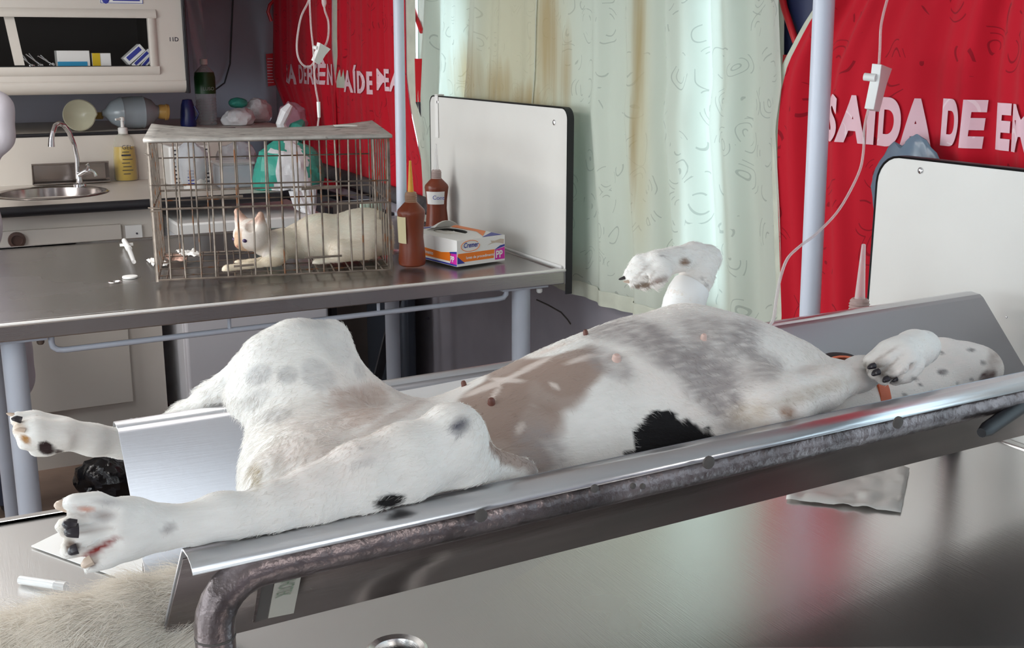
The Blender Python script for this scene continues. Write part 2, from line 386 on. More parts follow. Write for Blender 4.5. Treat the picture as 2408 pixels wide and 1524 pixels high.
def fabric(name, col, line, trans=0.35, stain=False, rough=0.8, linew=0.0035, scale=7.0, transcol=None):
    m, nt, b = newmat(name); N, L = nt.nodes, nt.links
    tc = N.new('ShaderNodeTexCoord'); mp = N.new('ShaderNodeMapping'); L.new(tc.outputs['Object'], mp.inputs[0])
    mp.inputs['Scale'].default_value = (0.01, 1, 1)
    v = N.new('ShaderNodeTexVoronoi'); v.inputs['Scale'].default_value = scale; v.inputs['Randomness'].default_value = 0.55
    wn = N.new('ShaderNodeTexNoise'); wn.inputs['Scale'].default_value = 5; L.new(mp.outputs[0], wn.inputs['Vector'])
    wm = N.new('ShaderNodeVectorMath'); wm.operation = 'MULTIPLY_ADD'; wm.inputs[1].default_value = (0, 0.16, 0.16); L.new(wn.outputs['Color'], wm.inputs[0]); L.new(mp.outputs[0], wm.inputs[2])
    L.new(wm.outputs[0], v.inputs['Vector'])
    nz = N.new('ShaderNodeTexNoise'); nz.inputs['Scale'].default_value = 21; nz.inputs['Detail'].default_value = 0; L.new(mp.outputs[0], nz.inputs['Vector'])
    prev = None
    for r0, lo in ((0.13, 0.50), (0.30, 0.54), (0.45, 0.53)):
        s = N.new('ShaderNodeMath'); s.operation = 'SUBTRACT'; s.inputs[1].default_value = r0; L.new(v.outputs['Distance'], s.inputs[0])
        a = N.new('ShaderNodeMath'); a.operation = 'ABSOLUTE'; L.new(s.outputs[0], a.inputs[0])
        c = N.new('ShaderNodeMath'); c.operation = 'LESS_THAN'; c.inputs[1].default_value = linew * scale; L.new(a.outputs[0], c.inputs[0])
        g = N.new('ShaderNodeMath'); g.operation = 'GREATER_THAN'; g.inputs[1].default_value = lo; L.new(nz.outputs[0], g.inputs[0])
        p = N.new('ShaderNodeMath'); p.operation = 'MULTIPLY'; L.new(c.outputs[0], p.inputs[0]); L.new(g.outputs[0], p.inputs[1])
        if prev:
            q = N.new('ShaderNodeMath'); q.operation = 'MAXIMUM'; L.new(prev.outputs[0], q.inputs[0]); L.new(p.outputs[0], q.inputs[1]); prev = q
        else: prev = p
    base = N.new('ShaderNodeMix'); base.data_type = 'RGBA'; base.inputs[6].default_value = c4(col); base.inputs[7].default_value = c4(line)
    L.new(prev.outputs[0], base.inputs[0]); out = base.outputs[2]
    if stain:                             # brown water stains running down the cloth (marks of their own)
        aw = N.new('ShaderNodeAttribute'); aw.attribute_name = 'warm'; mw = N.new('ShaderNodeMix'); mw.data_type = 'RGBA'
        L.new(aw.outputs['Fac'], mw.inputs[0]); L.new(out, mw.inputs[6]); mw.inputs[7].default_value = (0.66, 0.60, 0.42, 1); out = mw.outputs[2]
        m2 = N.new('ShaderNodeMapping'); m2.inputs['Scale'].default_value = (0.1, 20, 1.0); L.new(tc.outputs['Object'], m2.inputs[0])
        n2 = N.new('ShaderNodeTexNoise'); n2.inputs['Scale'].default_value = 1.6; n2.inputs['Detail'].default_value = 5; L.new(m2.outputs[0], n2.inputs['Vector'])
        at_ = N.new('ShaderNodeAttribute'); at_.attribute_name = 'stain'
        mm = N.new('ShaderNodeMath'); mm.operation = 'MULTIPLY_ADD'; L.new(at_.outputs['Fac'], mm.inputs[0]); mm.inputs[1].default_value = 1.0; L.new(n2.outputs[0], mm.inputs[2])
        rr = N.new('ShaderNodeMapRange'); rr.inputs[1].default_value = 0.95; rr.inputs[2].default_value = 1.55; rr.inputs[4].default_value = 0.62; L.new(mm.outputs[0], rr.inputs[0])
        mx = N.new('ShaderNodeMix'); mx.data_type = 'RGBA'; L.new(rr.outputs[0], mx.inputs[0]); L.new(out, mx.inputs[6]); mx.inputs[7].default_value = (0.42, 0.27, 0.09, 1); out = mx.outputs[2]
    L.new(out, b.inputs['Base Color']); b.inputs['Roughness'].default_value = rough; b.inputs['Specular IOR Level'].default_value = 0.15
    if 'Sheen Weight' in b.inputs: b.inputs['Sheen Weight'].default_value = 0.1
    if trans:
        t = N.new('ShaderNodeBsdfTranslucent'); mx = N.new('ShaderNodeMixShader'); mx.inputs[0].default_value = trans
        L.new(out, t.inputs[0]); L.new(b.outputs[0], mx.inputs[1]); L.new(t.outputs[0], mx.inputs[2]); L.new(mx.outputs[0], N['Material Output'].inputs[0])
    return m
M_mint = fabric('curtain_mint', (0.68, 0.72, 0.64), (0.50, 0.54, 0.48), 0.38, stain=True, linew=0.0013, scale=11)
M_mintplain = mat('curtain_hem', (0.52, 0.54, 0.45), 0.8, var=0.1, vscale=20)
M_lining = fabric('curtain_lining', (0.60, 0.62, 0.56), (0.6, 0.62, 0.56), 0.12)
M_red = fabric('curtain_red', (0.50, 0.008, 0.022), (0.27, 0.005, 0.014), 0.04, linew=0.0014, scale=10)
M_pink = fabric('curtain_letter', (0.78, 0.52, 0.58), (0.86, 0.66, 0.70), 0.0, linew=0.0016, scale=7)
M_redp = mat('red_paint', (0.55, 0.012, 0.02), 0.35)

# ------------------------------------------------------------------ the room (a clinic bus): x towards the window wall, y towards the partition
FZ, CZ, XL, XR, YF, YB = -0.2, 2.0, -1.3, 1.76, -1.7, 6.3
struct('floor', B().box((XL, YF, FZ - 0.03), (XR, YB, FZ)), M_floor)
struct('ceiling', B().box((XL, YF, CZ), (XR + 0.05, YB, CZ + 0.04)), M_ceil)
wl = B().box((XL - 0.04, YF, FZ), (XL, YB, 0.86)).box((XL - 0.04, YF, 1.70), (XL, YB, CZ))
ys = [YF] + [q for w in LWIN for q in w] + [YB]
for i in range(0, len(ys), 2): wl.box((XL - 0.04, ys[i], 0.86), (XL, ys[i + 1], 1.70))
struct('wall_left', wl, M_wallg)
struct('wall_front', B().box((XL, YF - 0.04, FZ), (XR, YF, CZ)), M_wallg)
struct('wall_back', B().box((XL, YB, FZ), (XR, YB + 0.04, CZ)), M_wallg)
WIN = [(-1.2, -0.2), (0.15, 1.9), (2.12, 4.5), (4.72, 6.1)]; WZ0, WZ1 = 0.80, 1.72
wr = B().box((XR, YF, FZ), (XR + 0.05, YB, WZ0))
ys = [YF] + [q for w in WIN for q in w] + [YB]
for i in range(0, len(ys), 2): wr.box((XR, ys[i], WZ0), (XR + 0.05, ys[i + 1], WZ1))
struct('wall_right', wr, M_walll)
struct('trim_5', B().box((XR, YF, WZ1), (XR + 0.05, YB, CZ)), M_wallu)
M_glass = clear('pane_glass', (0.9, 0.95, 0.95), 0.04, 0.02)
for k, (a, b) in enumerate(LWIN):  # left windows: unseen, added as openings for the fill lights
    fr = B(); t = 0.025
    for lo, hi in (((XL - 0.046, a, 0.86), (XL + 0.006, a + t, 1.70)), ((XL - 0.046, b - t, 0.86), (XL + 0.006, b, 1.70)), ((XL - 0.046, a + t, 0.86), (XL + 0.006, b - t, 0.86 + t)), ((XL - 0.046, a + t, 1.70 - t), (XL + 0.006, b - t, 1.70))): fr.box(lo, hi)
    w = struct('window_%d' % (k + 5), fr, M_black)
    part('pane', B().box((XL - 0.03, a + t, 0.86 + t), (XL - 0.026, b - t, 1.70 - t)), M_glass, w)
for k, (a, b) in enumerate(WIN):
    fr = B(); t = 0.025
    for lo, hi in (((XR - 0.006, a, WZ0), (XR + 0.056, a + t, WZ1)), ((XR - 0.006, b - t, WZ0), (XR + 0.056, b, WZ1)), ((XR - 0.006, a + t, WZ0), (XR + 0.056, b - t, WZ0 + t)),
                   ((XR - 0.006, a + t, WZ1 - t), (XR + 0.056, b - t, WZ1)), ((XR + 0.01, (a + b) / 2 - 0.015, WZ0 + t), (XR + 0.045, (a + b) / 2 + 0.015, WZ1 - t))): fr.box(lo, hi)
    w = struct('window_%d' % (k + 1), fr, M_black)
    part('pane', B().box((XR + 0.024, a + t, WZ0 + t), (XR + 0.028, (a + b) / 2 - 0.015, WZ1 - t)), M_glass, w)
    part('pane', B().box((XR + 0.024, (a + b) / 2 + 0.015, WZ0 + t), (XR + 0.028, b - t, WZ1 - t)), M_glass, w)
struct('trim_1', B().box((XR - 0.012, 1.93, 0.85), (XR - 0.001, 2.09, WZ1)), M_navy)          # navy pillar cover between windows
struct('trim_2', B().box((XR - 0.014, YF, 0.735), (XR - 0.001, YB, 0.765)), M_black)          # ledge line under the curtains
# padded grab rail under the far window
g = thing('padded_rail', 'dark padded grab rail running along the wall under the far red curtain', 'rail', (1.69, 4.3, 0.8))
p0, p1 = atx(740, 393, 1.69), atx(1010, 487, 1.69)
part('rail', B().tube([p0 + (p0 - p1) * 0.3, p0, p1, p1 + (p1 - p0) * 0.3], 0.032, 14), mat('foam_grey', (0.07, 0.065, 0.07), 0.7, var=0.4, vscale=30), g)
for t in (0.1, 0.9): q = p0.lerp(p1, t); part('bracket', B().box((q.x, q.y - 0.012, q.z - 0.012), (XR, q.y + 0.012, q.z + 0.012)), M_black, g)
for (x, y) in LAMPS:
    c = thing('ceiling_lamp', 'rectangular ceiling lamp above the %s' % {-1.05: 'photographer, added for frontal fill', 2.6: 'aisle between the two steel tables', 3.9: 'sink counter aisle'}[y], 'lamp', (x, y, CZ - 0.05))
    part('housing', B().box((x - 0.29, y - 0.58, CZ - 0.05), (x + 0.29, y + 0.58, CZ)), M_white, c, bev=0.006)
    part('diffuser', B().box((x - 0.26, y - 0.56, CZ - 0.058), (x + 0.26, y + 0.56, CZ - 0.05)), mat('lamp_diffuser', (1, 0.98, 0.95), 0.5, emit=1.0), c)

# ------------------------------------------------------------------ curtains (cloth hanging just in front of the window wall)
def interp(edge, z):
    e = sorted(edge); zs = [q[0] for q in e]; yy = [q[1] for q in e]; return float(np.interp(z, zs, yy))
def curtain_fn(X0, Ls, Rs, amp, waves, ph, extra=0):
    """Ls / Rs: pixel polylines of the left and right edge, Y falls from left to right"""
    L = [(p.z, p.y) for p in (atx(a, b, X0) for a, b in Ls)]; R = [(p.z, p.y) for p in (atx(a, b, X0) for a, b in Rs)]
    def X(u, z):
        w = math.sin(u * waves * 6.283 + ph + 0.8 * math.sin(z * 2.2 + u * 5)) + 0.45 * math.sin(u * waves * 2.37 * 6.283 + 1.7 + z * 1.3)
        return X0 - amp * (w * (0.6 + 0.4 * math.sin(u * 9 + ph)))
    def P(u, z): yl, yr = interp(L, z), interp(R, z); return Vector((X(u, z), yl + (yr - yl) * u, z))
    def uy(y, z): yl, yr = interp(L, z), interp(R, z); return (y - yl) / (yr - yl)
    return P, uy, X
def curtain(name, label, X0, Ls, Rs, z0, z1, m, amp=0.018, waves=6, ph=0, nu=160, nv=40, hem=None, z0r=None):
    P, uy, X = curtain_fn(X0, Ls, Rs, amp, waves, ph)
    z0r = z0 if z0r is None else z0r
    b = B().grid(lambda u, v: P(u, (z0 + (z0r - z0) * u) + (z1 - (z0 + (z0r - z0) * u)) * v), nu, nv)
    t = thing(name, label, 'curtain', (X0, P(0.5, z0).y, z0))
    o = part('cloth', b, m, t)
    return t, o, P, uy, X
def cloth_text(t, s, fn, y0, y1, zlo, h, m, bold=0.035, name='lettering', dz=0.0, skew=0.0):
    P, uy, X = fn
    V, F = text_geo(s, 1.0, bold, spc=1.0 + bold * 3.2); x0 = min(v.x for v in V); x1 = max(v.x for v in V); H = 0.70
    bm = bmesh.new(); vv = [bm.verts.new((v.x, v.y, 0)) for v in V]
    for f in F:
        try: bm.faces.new([vv[i] for i in f])
        except ValueError: pass
    n = max(8, int(abs(y1 - y0) / 0.006))
    for i in range(1, n):
        c = x0 + (x1 - x0) * i / n
        bmesh.ops.bisect_plane(bm, geom=bm.verts[:] + bm.edges[:] + bm.faces[:], plane_co=(c, 0, 0), plane_no=(1, 0, 0))
    for v in bm.verts:
        s_ = (v.co.x - x0) / (x1 - x0); y = y0 + (y1 - y0) * s_; z = zlo + v.co.y / H * h + dz * s_
        v.co = (X(uy(y, z), z) - 0.005, y, z)
    b = B(); b.add([v.co.copy() for v in bm.verts], [tuple(v.index for v in f.verts) for f in (bm.faces, bm.verts.index_update())[0]]); bm.free()
    return part(name, b, m, t)

CX = 1.715
green = curtain('mint_curtain', 'pale mint swirl-patterned curtain with brown water stains over the middle window', CX, [(1000, 0), (988, 230), (1003, 430), (1010, 700)], [(1842, 0), (1850, 200), (1835, 300), (1845, 500), (1850, 740)], 0.722, 1.96, M_mint, amp=0.019, waves=10, ph=0.6, nu=260, nv=50)
att = green[1].data.attributes.new('stain', 'FLOAT', 'POINT')
pp = np.array([v.co for v in green[1].data.vertices]) + np.array(green[0].location)
px, py = proj(pp); sv = np.zeros(len(pp))
for cx, cy, rx, ry in ((1100, 200, 60, 140), (1170, 210, 50, 90), (1290, 90, 45, 220), (1330, 170, 20, 160), (1500, 80, 22, 330), (1490, 330, 14, 200), (1240, 240, 60, 60)):
    sv = np.maximum(sv, np.exp(-((px - cx) / rx) ** 2 - ((py - cy) / ry) ** 2))
att.data.foreach_set('value', sv.astype(np.float32))
wv = np.exp(-((px - 1225) / 110) ** 4 - ((py - 120) / 260) ** 4) * 0.7; wv = np.maximum(wv, np.exp(-((px - 1505) / 22) ** 2 - ((py - 250) / 330) ** 4) * 0.8)
wa = green[1].data.attributes.new('warm', 'FLOAT', 'POINT'); wa.data.foreach_set('value', wv.astype(np.float32))
# stitched seam and bottom hem of the mint curtain
part('seam', B().tube([green[2](0.44, z) + Vector((-0.004, 0, 0)) for z in np.linspace(0.725, 1.95, 30)], 0.0022, 5), M_mintplain, green[0])
part('hem', B().grid(lambda u, v: green[2](u, 0.722 + 0.045 * v) + Vector((-0.003, 0, 0)), 260, 2), M_mintplain, green[0])
# loose lining strips behind it: daylight comes through where they part
for k, (xa, xb) in enumerate(((1100, 1640), (1722, 1846), (985, 1045))):
    t, o, *_ = curtain('curtain_lining', 'pale lining cloth hanging behind the mint curtain, %s strip' % ('widest', 'right end', 'left end')[k], 1.742, [(xa, 0), (xa, 740)], [(xb, 0), (xb - (12 if k == 0 else 0), 740)], 0.74, 1.78, M_lining, amp=0.006, waves=5, ph=k, nu=60, nv=10)

redR = curtain('red_curtain', 'red swirl-patterned curtain with large pink lettering behind the near table', CX, [(1942, 0), (1905, 60), (1860, 150), (1846, 210), (1838, 300), (1838, 420), (1850, 740)], [(2600, 0), (2600, 700)], 0.76, 1.955, M_red, amp=0.014, waves=5, ph=1.0, nu=200, nv=50)
part('hem', B().grid(lambda u, v: redR[2](-0.035 + 0.035 * u, 0.77 + 1.02 * v) + Vector((0.004, 0, 0)), 3, 60), M_mintplain, redR[0])
for w_, xa, xb, yt, yb in (('SAÍDA', 1944, 2190, 226, 322), ('DE', 2216, 2306, 236, 334), ('EMERG', 2335, 2650, 246, 344)):
    a = atx(xa, yb, CX); b_ = atx(xa, yt, CX); e = atx(xb, yb, CX)
    cloth_text(redR[0], w_, redR[2:], a.y, e.y, a.z, b_.z - a.z, M_pink, bold=0.055)
redA = curtain('red_curtain', 'narrow red curtain printed with pink letters at the far corner, left of the mint sliver', CX, [(641, 0), (641, 180), (690, 300), (700, 430)], [(783, 0), (783, 120), (792, 200), (794, 330), (790, 430)], 0.80, 1.955, M_red, amp=0.011, waves=4, ph=0, nu=240)
redB = curtain('red_curtain', 'red curtain printed with pink letters behind the cage and the left pole', CX, [(797, 0), (797, 90), (798, 130), (790, 230), (788, 430)], [(953, 0), (956, 180), (966, 260), (985, 350), (1006, 440)], 0.86, 1.955, M_red, amp=0.012, waves=5, ph=2, nu=240)
part('hem', B().grid(lambda u, v: redB[2](1.0 + 0.10 * u, 0.86 + 0.94 * v) + Vector((0.004, 0, 0)), 3, 50), M_mintplain, redB[0])
part('hem', B().grid(lambda u, v: redA[2](0.97 + 0.13 * u, 1.27 + 0.5 * v) + Vector((0.004, 0, 0)), 3, 30), M_mintplain, redA[0])
for (s, xa, xb, yt, yb, c) in (('SA', 671, 700, 151, 194, redA), ('DER', 704, 738, 153, 194, redA), ('GÊN', 741, 782, 150, 195, redA), ('AÍDE', 812, 878, 166, 214, redB), ('MEA', 891, 940, 162, 210, redB)):
    a = atx(xa, yb, CX); b_ = atx(xa, yt, CX); e = atx(xb, yb, CX)
    cloth_text(c[0], s, c[2:], a.y, e.y, a.z, b_.z - a.z, M_pink, bold=0.03)
# curtain rod
cr = thing('curtain_rod', 'long metal rod carrying the curtains above the windows', 'rod', (CX, 2.5, 1.80)); part('rod', B().tube([(CX - 0.03, YF + 0.1, 1.965), (CX - 0.03, YB - 0.02, 1.965)], 0.012, 10), M_leg, cr)
for y in (-1.5, 2.0, 4.6): part('bracket', B().box((CX - 0.02, y - 0.01, 1.957), (XR, y + 0.01, 1.973)), M_leg, cr)
# window release levers and strap
t = thing('window_lever', 'red emergency lever tube beside the right end of the mint curtain', 'lever', tuple(atx(1860, 60, 1.735)))
part('arm', B().tube([atx(1832, -40, 1.735), atx(1845, 20, 1.735), atx(1872, 100, 1.735)], 0.008, 10), M_redp, t)
part('base', B().obox(atx(1868, 142, 1.737), (0.008, 0, 0), (0, 0.03, 0), (0, 0, 0.012)), M_redp, t)
t = thing('window_lever', 'red lever slanting across the bright slit left of the mint curtain', 'lever', tuple(atx(980, 40, 1.735)))
part('arm', B().tube([atx(958, -20, 1.735), atx(975, 30, 1.735), atx(992, 75, 1.735)], 0.009, 10), M_redp, t)
t = thing('window_strap', 'red strap with a metal tip hanging in the slit left of the mint curtain', 'strap', tuple(atx(982, 190, 1.71)))
part('strap', B().prism([atx(975, 138, 1.705), atx(992, 138, 1.705), atx(988, 240, 1.705), atx(978, 240, 1.705)], (0.004, 0, 0)), M_redp, t)
part('tip', B().prism([atx(977, 240, 1.704), atx(989, 240, 1.704), atx(990, 275, 1.704)], (0.005, 0, 0)), M_chrome, t)
t = thing('hanging_sign', 'small red notice tag hanging on the grey wall left of the far red curtain', 'sign', tuple(at(636, 165, 6.27)))
part('plate', B().prism([at(625, 127, 6.28), at(646, 125, 6.28), at(650, 200, 6.28), at(630, 203, 6.28)], (0, -0.004, 0)), M_redp, t)
bb = B()
for k in range(9):
    y = 139 + k * 7; q = at(629, y, 6.27); q2 = at(644, y - 1, 6.27); bb.box((q.x, 6.272, q.z), (q2.x, 6.2745, q.z + 0.004))
part('printed_lines', bb, M_pink, t)
tag(part('red_hook', B().tube([at(645, 0, 6.2), at(634, 12, 6.2), at(630, 28, 6.2), at(638, 50, 6.2)], 0.009, 8), M_redp, origin=at(640, 30, 6.2)), 'small red curved handle beside the far red curtain near the top', 'handle')
tag(part('wall_cable', B().tube([at(549, -30, 6.28), at(545, 60, 6.28), at(541, 150, 6.28), at(528, 195, 6.28), at(505, 212, 6.28)], 0.004, 6), M_black, origin=at(545, 60, 6.28)), 'thin black cable running down the grey wall behind the water bottle', 'cable')
crk = [(1262, 705), (1290, 718), (1320, 735), (1335, 752), (1342, 762)]
struct('trim_3', B().tube([atx(a, b, XR - 0.001) for a, b in crk], 0.0025, 5), M_dark)

# ------------------------------------------------------------------ steel tables
def ring(cx, cy, r, n, fn): return [Vector((cx + r * math.cos(2 * math.pi * k / n), cy + r * math.sin(2 * math.pi * k / n), fn(cx + r * math.cos(2 * math.pi * k / n), cy + r * math.sin(2 * math.pi * k / n)))) for k in range(n)]
def steel_table(name, label, x0, x1, y0, y1, z, dx, dy, D, m, legs, rail=True, dr=0.021):
    t = thing(name, label, 'table', ((x0 + x1) / 2, (y0 + y1) / 2, FZ))
    b = 0.018; M_bead = mat('bead_highlight', (0.85, 0.84, 0.82), 0.45, 0.6)  # bead paler than the steel: edge highlight put into its colour
    X0, X1, Y0, Y1 = x0 + b, x1 - b, y0 + b, y1 - b
    def zf(x, y):
        s = max((x - dx) / (X1 - dx) if x > dx else (dx - x) / (dx - X0), (y - dy) / (Y1 - dy) if y > dy else (dy - y) / (dy - Y0)); return z - 0.004 - D * (1 - s)
    angs = sorted([math.atan2(cy - dy, cx - dx) for cx in (X0, X1) for cy in (Y0, Y1)] + [math.radians(a + 0.3) for a in range(-180, 180, 15)])
    n = len(angs); V = []; F = []
    R0, R1 = dr, dr * 1.45
    for a in angs:
        c, s_ = math.cos(a), math.sin(a)
        t1 = (X1 - dx) / c if c > 1e-9 else (X0 - dx) / c if c < -1e-9 else 1e9; t2 = (Y1 - dy) / s_ if s_ > 1e-9 else (Y0 - dy) / s_ if s_ < -1e-9 else 1e9
        T = min(t1, t2)
        V += [Vector((dx + c * T, dy + s_ * T, z - 0.004)), Vector((dx + c * R1, dy + s_ * R1, zf(dx + c * R1, dy + s_ * R1)))]
    for i in range(n):
        j = (i + 1) % n; F.append((2 * i, 2 * j, 2 * j + 1, 2 * i + 1))
    tb = B().add(V, F)
    # border, bead and apron
    for lo, hi in (((x0, y0, 0), (x1, y0 + b, 0)), ((x0, y1 - b, 0), (x1, y1, 0)), ((x0, y0 + b, 0), (x0 + b, y1 - b, 0)), ((x1 - b, y0 + b, 0), (x1, y1 - b, 0))):
        tb.box((lo[0], lo[1], z - 0.045), (hi[0], hi[1], z))
    part('top', tb, m, t, bev=0.003, sharp=1.0)
    part('bead', B().tube([(x0, y0 - 0.001, z - 0.004), (x1, y0 - 0.001, z - 0.004)], 0.005, 8), M_bead, t)
    zc = zf(dx + R1, dy)
    part('drain', B().lathe([(R1 * 1.05, 0.0), (R1 * 0.95, 0.002), (R0 * 1.12, -0.001), (R0 * 1.02, -0.008), (R0, -0.012)], (dx, dy, zc + 0.001), 32, cap=False), m, t)
    part('drain_throat', B().lathe([(R0, -0.012), (R0 * 0.97, -0.09), (R0 * 1.06, -0.09), (R0 * 1.06, -0.011)], (dx, dy, zc + 0.001), 32, cap=False), M_black, t)
    part('drain_cup', B().lathe([(R0 * 0.9, 0), (R0 * 0.9, 0.01), (0.0, 0.012)], (dx, dy, zc - 0.085), 20), M_black, t)
    for (lx, ly) in legs:
        lg = part('leg', B().tube([(lx, ly, FZ + 0.01), (lx, ly, z - 0.05)], 0.0275, 20), M_leg, t)
        part('flange', B().box((lx - 0.075, ly - 0.03, z - 0.054), (lx + 0.075, ly + 0.045, z - 0.046)), M_leg, lg, bev=0.001)
        part('foot_cap', B().lathe([(0.032, 0), (0.032, 0.02), (0.028, 0.03)], (lx, ly, FZ), 16), M_black, lg)
    part('screw', B().lathe([(0.006, 0), (0.009, 0.004), (0.009, 0.014), (0.005, 0.016)], (legs[0][0] + 0.062, legs[0][1], z - 0.07), 10), M_rust, t)
    part('screw', B().lathe([(0.006, 0), (0.009, 0.004), (0.009, 0.012), (0.005, 0.014)], (legs[1][0] + 0.05, legs[1][1] - 0.02, z - 0.07), 10), M_white, t)
    return t, zf
BX = 1.635
T1, zf1 = steel_table('steel_table', 'stainless steel exam table carrying the cat cage, behind the dog', -0.75, BX, 2.868, 4.02, 0.82, 0.446, 3.36, 0.016, M_steel, [(0.143, 2.915), (1.515, 2.915), (0.143, 3.97), (1.515, 3.97)], dr=0.012)
ry = 2.90
rl = [at(120, 788, ry), at(121, 805, ry), at(124, 815, ry), at(135, 822, ry), at(150, 823, ry), at(1172, 703, ry), at(1184, 700, ry), at(1190, 692, ry), at(1191, 678, ry)]
r_ = part('towel_rail', B().tube(rl, 0.0075, 10), M_leg, T1)
for x, y in ((540, 772), (890, 730)): q = at(x, y, ry); part('rail_post', B().tube([q, (q.x, q.y, 0.772)], 0.005, 8), M_leg, r_)
TZ = 0.80; dq = atz(932, 1500, 0.775)
T2, zf2 = steel_table('steel_table', 'stainless steel exam table in the foreground under the dog', -0.78, 1.60, 0.50, 1.685, TZ, dq.x, dq.y, 0.038, M_steel2, [(-0.6, 0.56), (1.45, 0.56), (-0.6, 1.63), (1.45, 1.63)], dr=0.024)

def rounded(y0, y1, z0, z1, r, X, n=6, top_only=True):
    P = [Vector((X, y0, z0)), Vector((X, y1, z0))]
    for (cy, cz, a0) in ((y1 - r, z1 - r, 0), (y0 + r, z1 - r, 90)):
        for k in range(n + 1):
            a = math.radians(a0 + 90 * k / n); P.append(Vector((X, cy + r * math.cos(a), cz + r * math.sin(a))))
    return P
def board(parent, X, y0, y1, z0, z1, r=0.03):
    o = part('end_board', B().prism(rounded(y0 + 0.004, y1 - 0.004, z0, z1 - 0.004, r, X), (0.016, 0, 0)), M_board, parent)
    P = rounded(y0, y1, z0 - 0.03, z1, r + 0.003, X); Q = rounded(y0 + 0.004, y1 - 0.004, z0 - 0.03, z1 - 0.004, r, X)
    b = B(); n = len(P); d = Vector((0.021, 0, 0)); s = Vector((-0.001, 0, 0))
    for i in range(1, n):
        j = (i + 1) % n; a = [P[i] + s, P[j] + s, Q[j] + s, Q[i] + s]; b.add(a + [p + d for p in a], [(0, 1, 2, 3), (7, 6, 5, 4), (0, 4, 5, 1), (1, 5, 6, 2), (2, 6, 7, 3), (3, 7, 4, 0)])
    part('edge_trim', b, M_black, o)
    return o
bo1 = board(T1, BX + 0.001, 2.862, 3.86, 0.775, 1.283)
bo2 = board(T2, 1.601, 0.72, 1.625, 0.755, 1.255, 0.05)
def screw(par, p, r=0.008, ax=(-1, 0, 0)): part('screw', B().lathe([(r, 0), (r, r * 0.3), (r * 0.6, r * 0.6), (0, r * 0.65)], p, 12, axis=ax), M_chrome, par)
screw(bo1, atx(1304, 288, BX + 0.001), 0.008); screw(bo1, atx(1030, 240, BX + 0.001), 0.008)
screw(bo2, atx(2165, 401, 1.601), 0.006); screw(bo2, atx(2367, 746, 1.601), 0.002)
part('sealant_strip', B().tube([(BX - 0.004, 2.88, 0.823), (BX - 0.004, 3.83, 0.823)], 0.004, 6), M_white, T1)
a = atx(1026, 219, BX - 0.002); e = atx(1025, 323, BX - 0.002)
tag(part('plastic_strip', B().box((BX - 0.0035, a.y - 0.013, e.z), (BX - 0.0005, a.y + 0.013, 1.2845)).box((BX - 0.0035, a.y - 0.013, 1.2835), (BX + 0.022, a.y + 0.013, 1.2875)), M_paper, origin=tuple(a)), 'white strip of tape folded over the top edge of the far end board', 'tape')

# ------------------------------------------------------------------ drip poles
def pole(label, x0, y0, x1, y1, Y, zb, r):
    a, b = at(x0, y0, Y), at(x1, y1, Y); d = (b - a); top = a + d * ((1.96 - a.z) / d.z); bot = a + d * ((zb - a.z) / d.z)
    t = thing('drip_pole', label, 'pole', tuple(bot)); part('pole', B().tube([bot, top], r, 18), M_pole, t)
    part('clamp', B().lathe([(r + 0.008, 0), (r + 0.008, 0.03)], bot, 16), M_leg, t)
    part('hook', B().tube([top, top + Vector((-0.02, -0.04, 0.015)), top + Vector((-0.03, -0.08, 0)), top + Vector((-0.035, -0.1, 0.02))], 0.005, 8), M_chrome, t)
    return top
pole('pale blue drip pole between the cage and the end board of the far table', 945, 505, 937, 0, 3.995, 0.821, 0.0195)
pole('pale blue drip pole in front of the right red curtain by the near table', 1905, 720, 1938, 0, 1.74, 0.62, 0.0205)

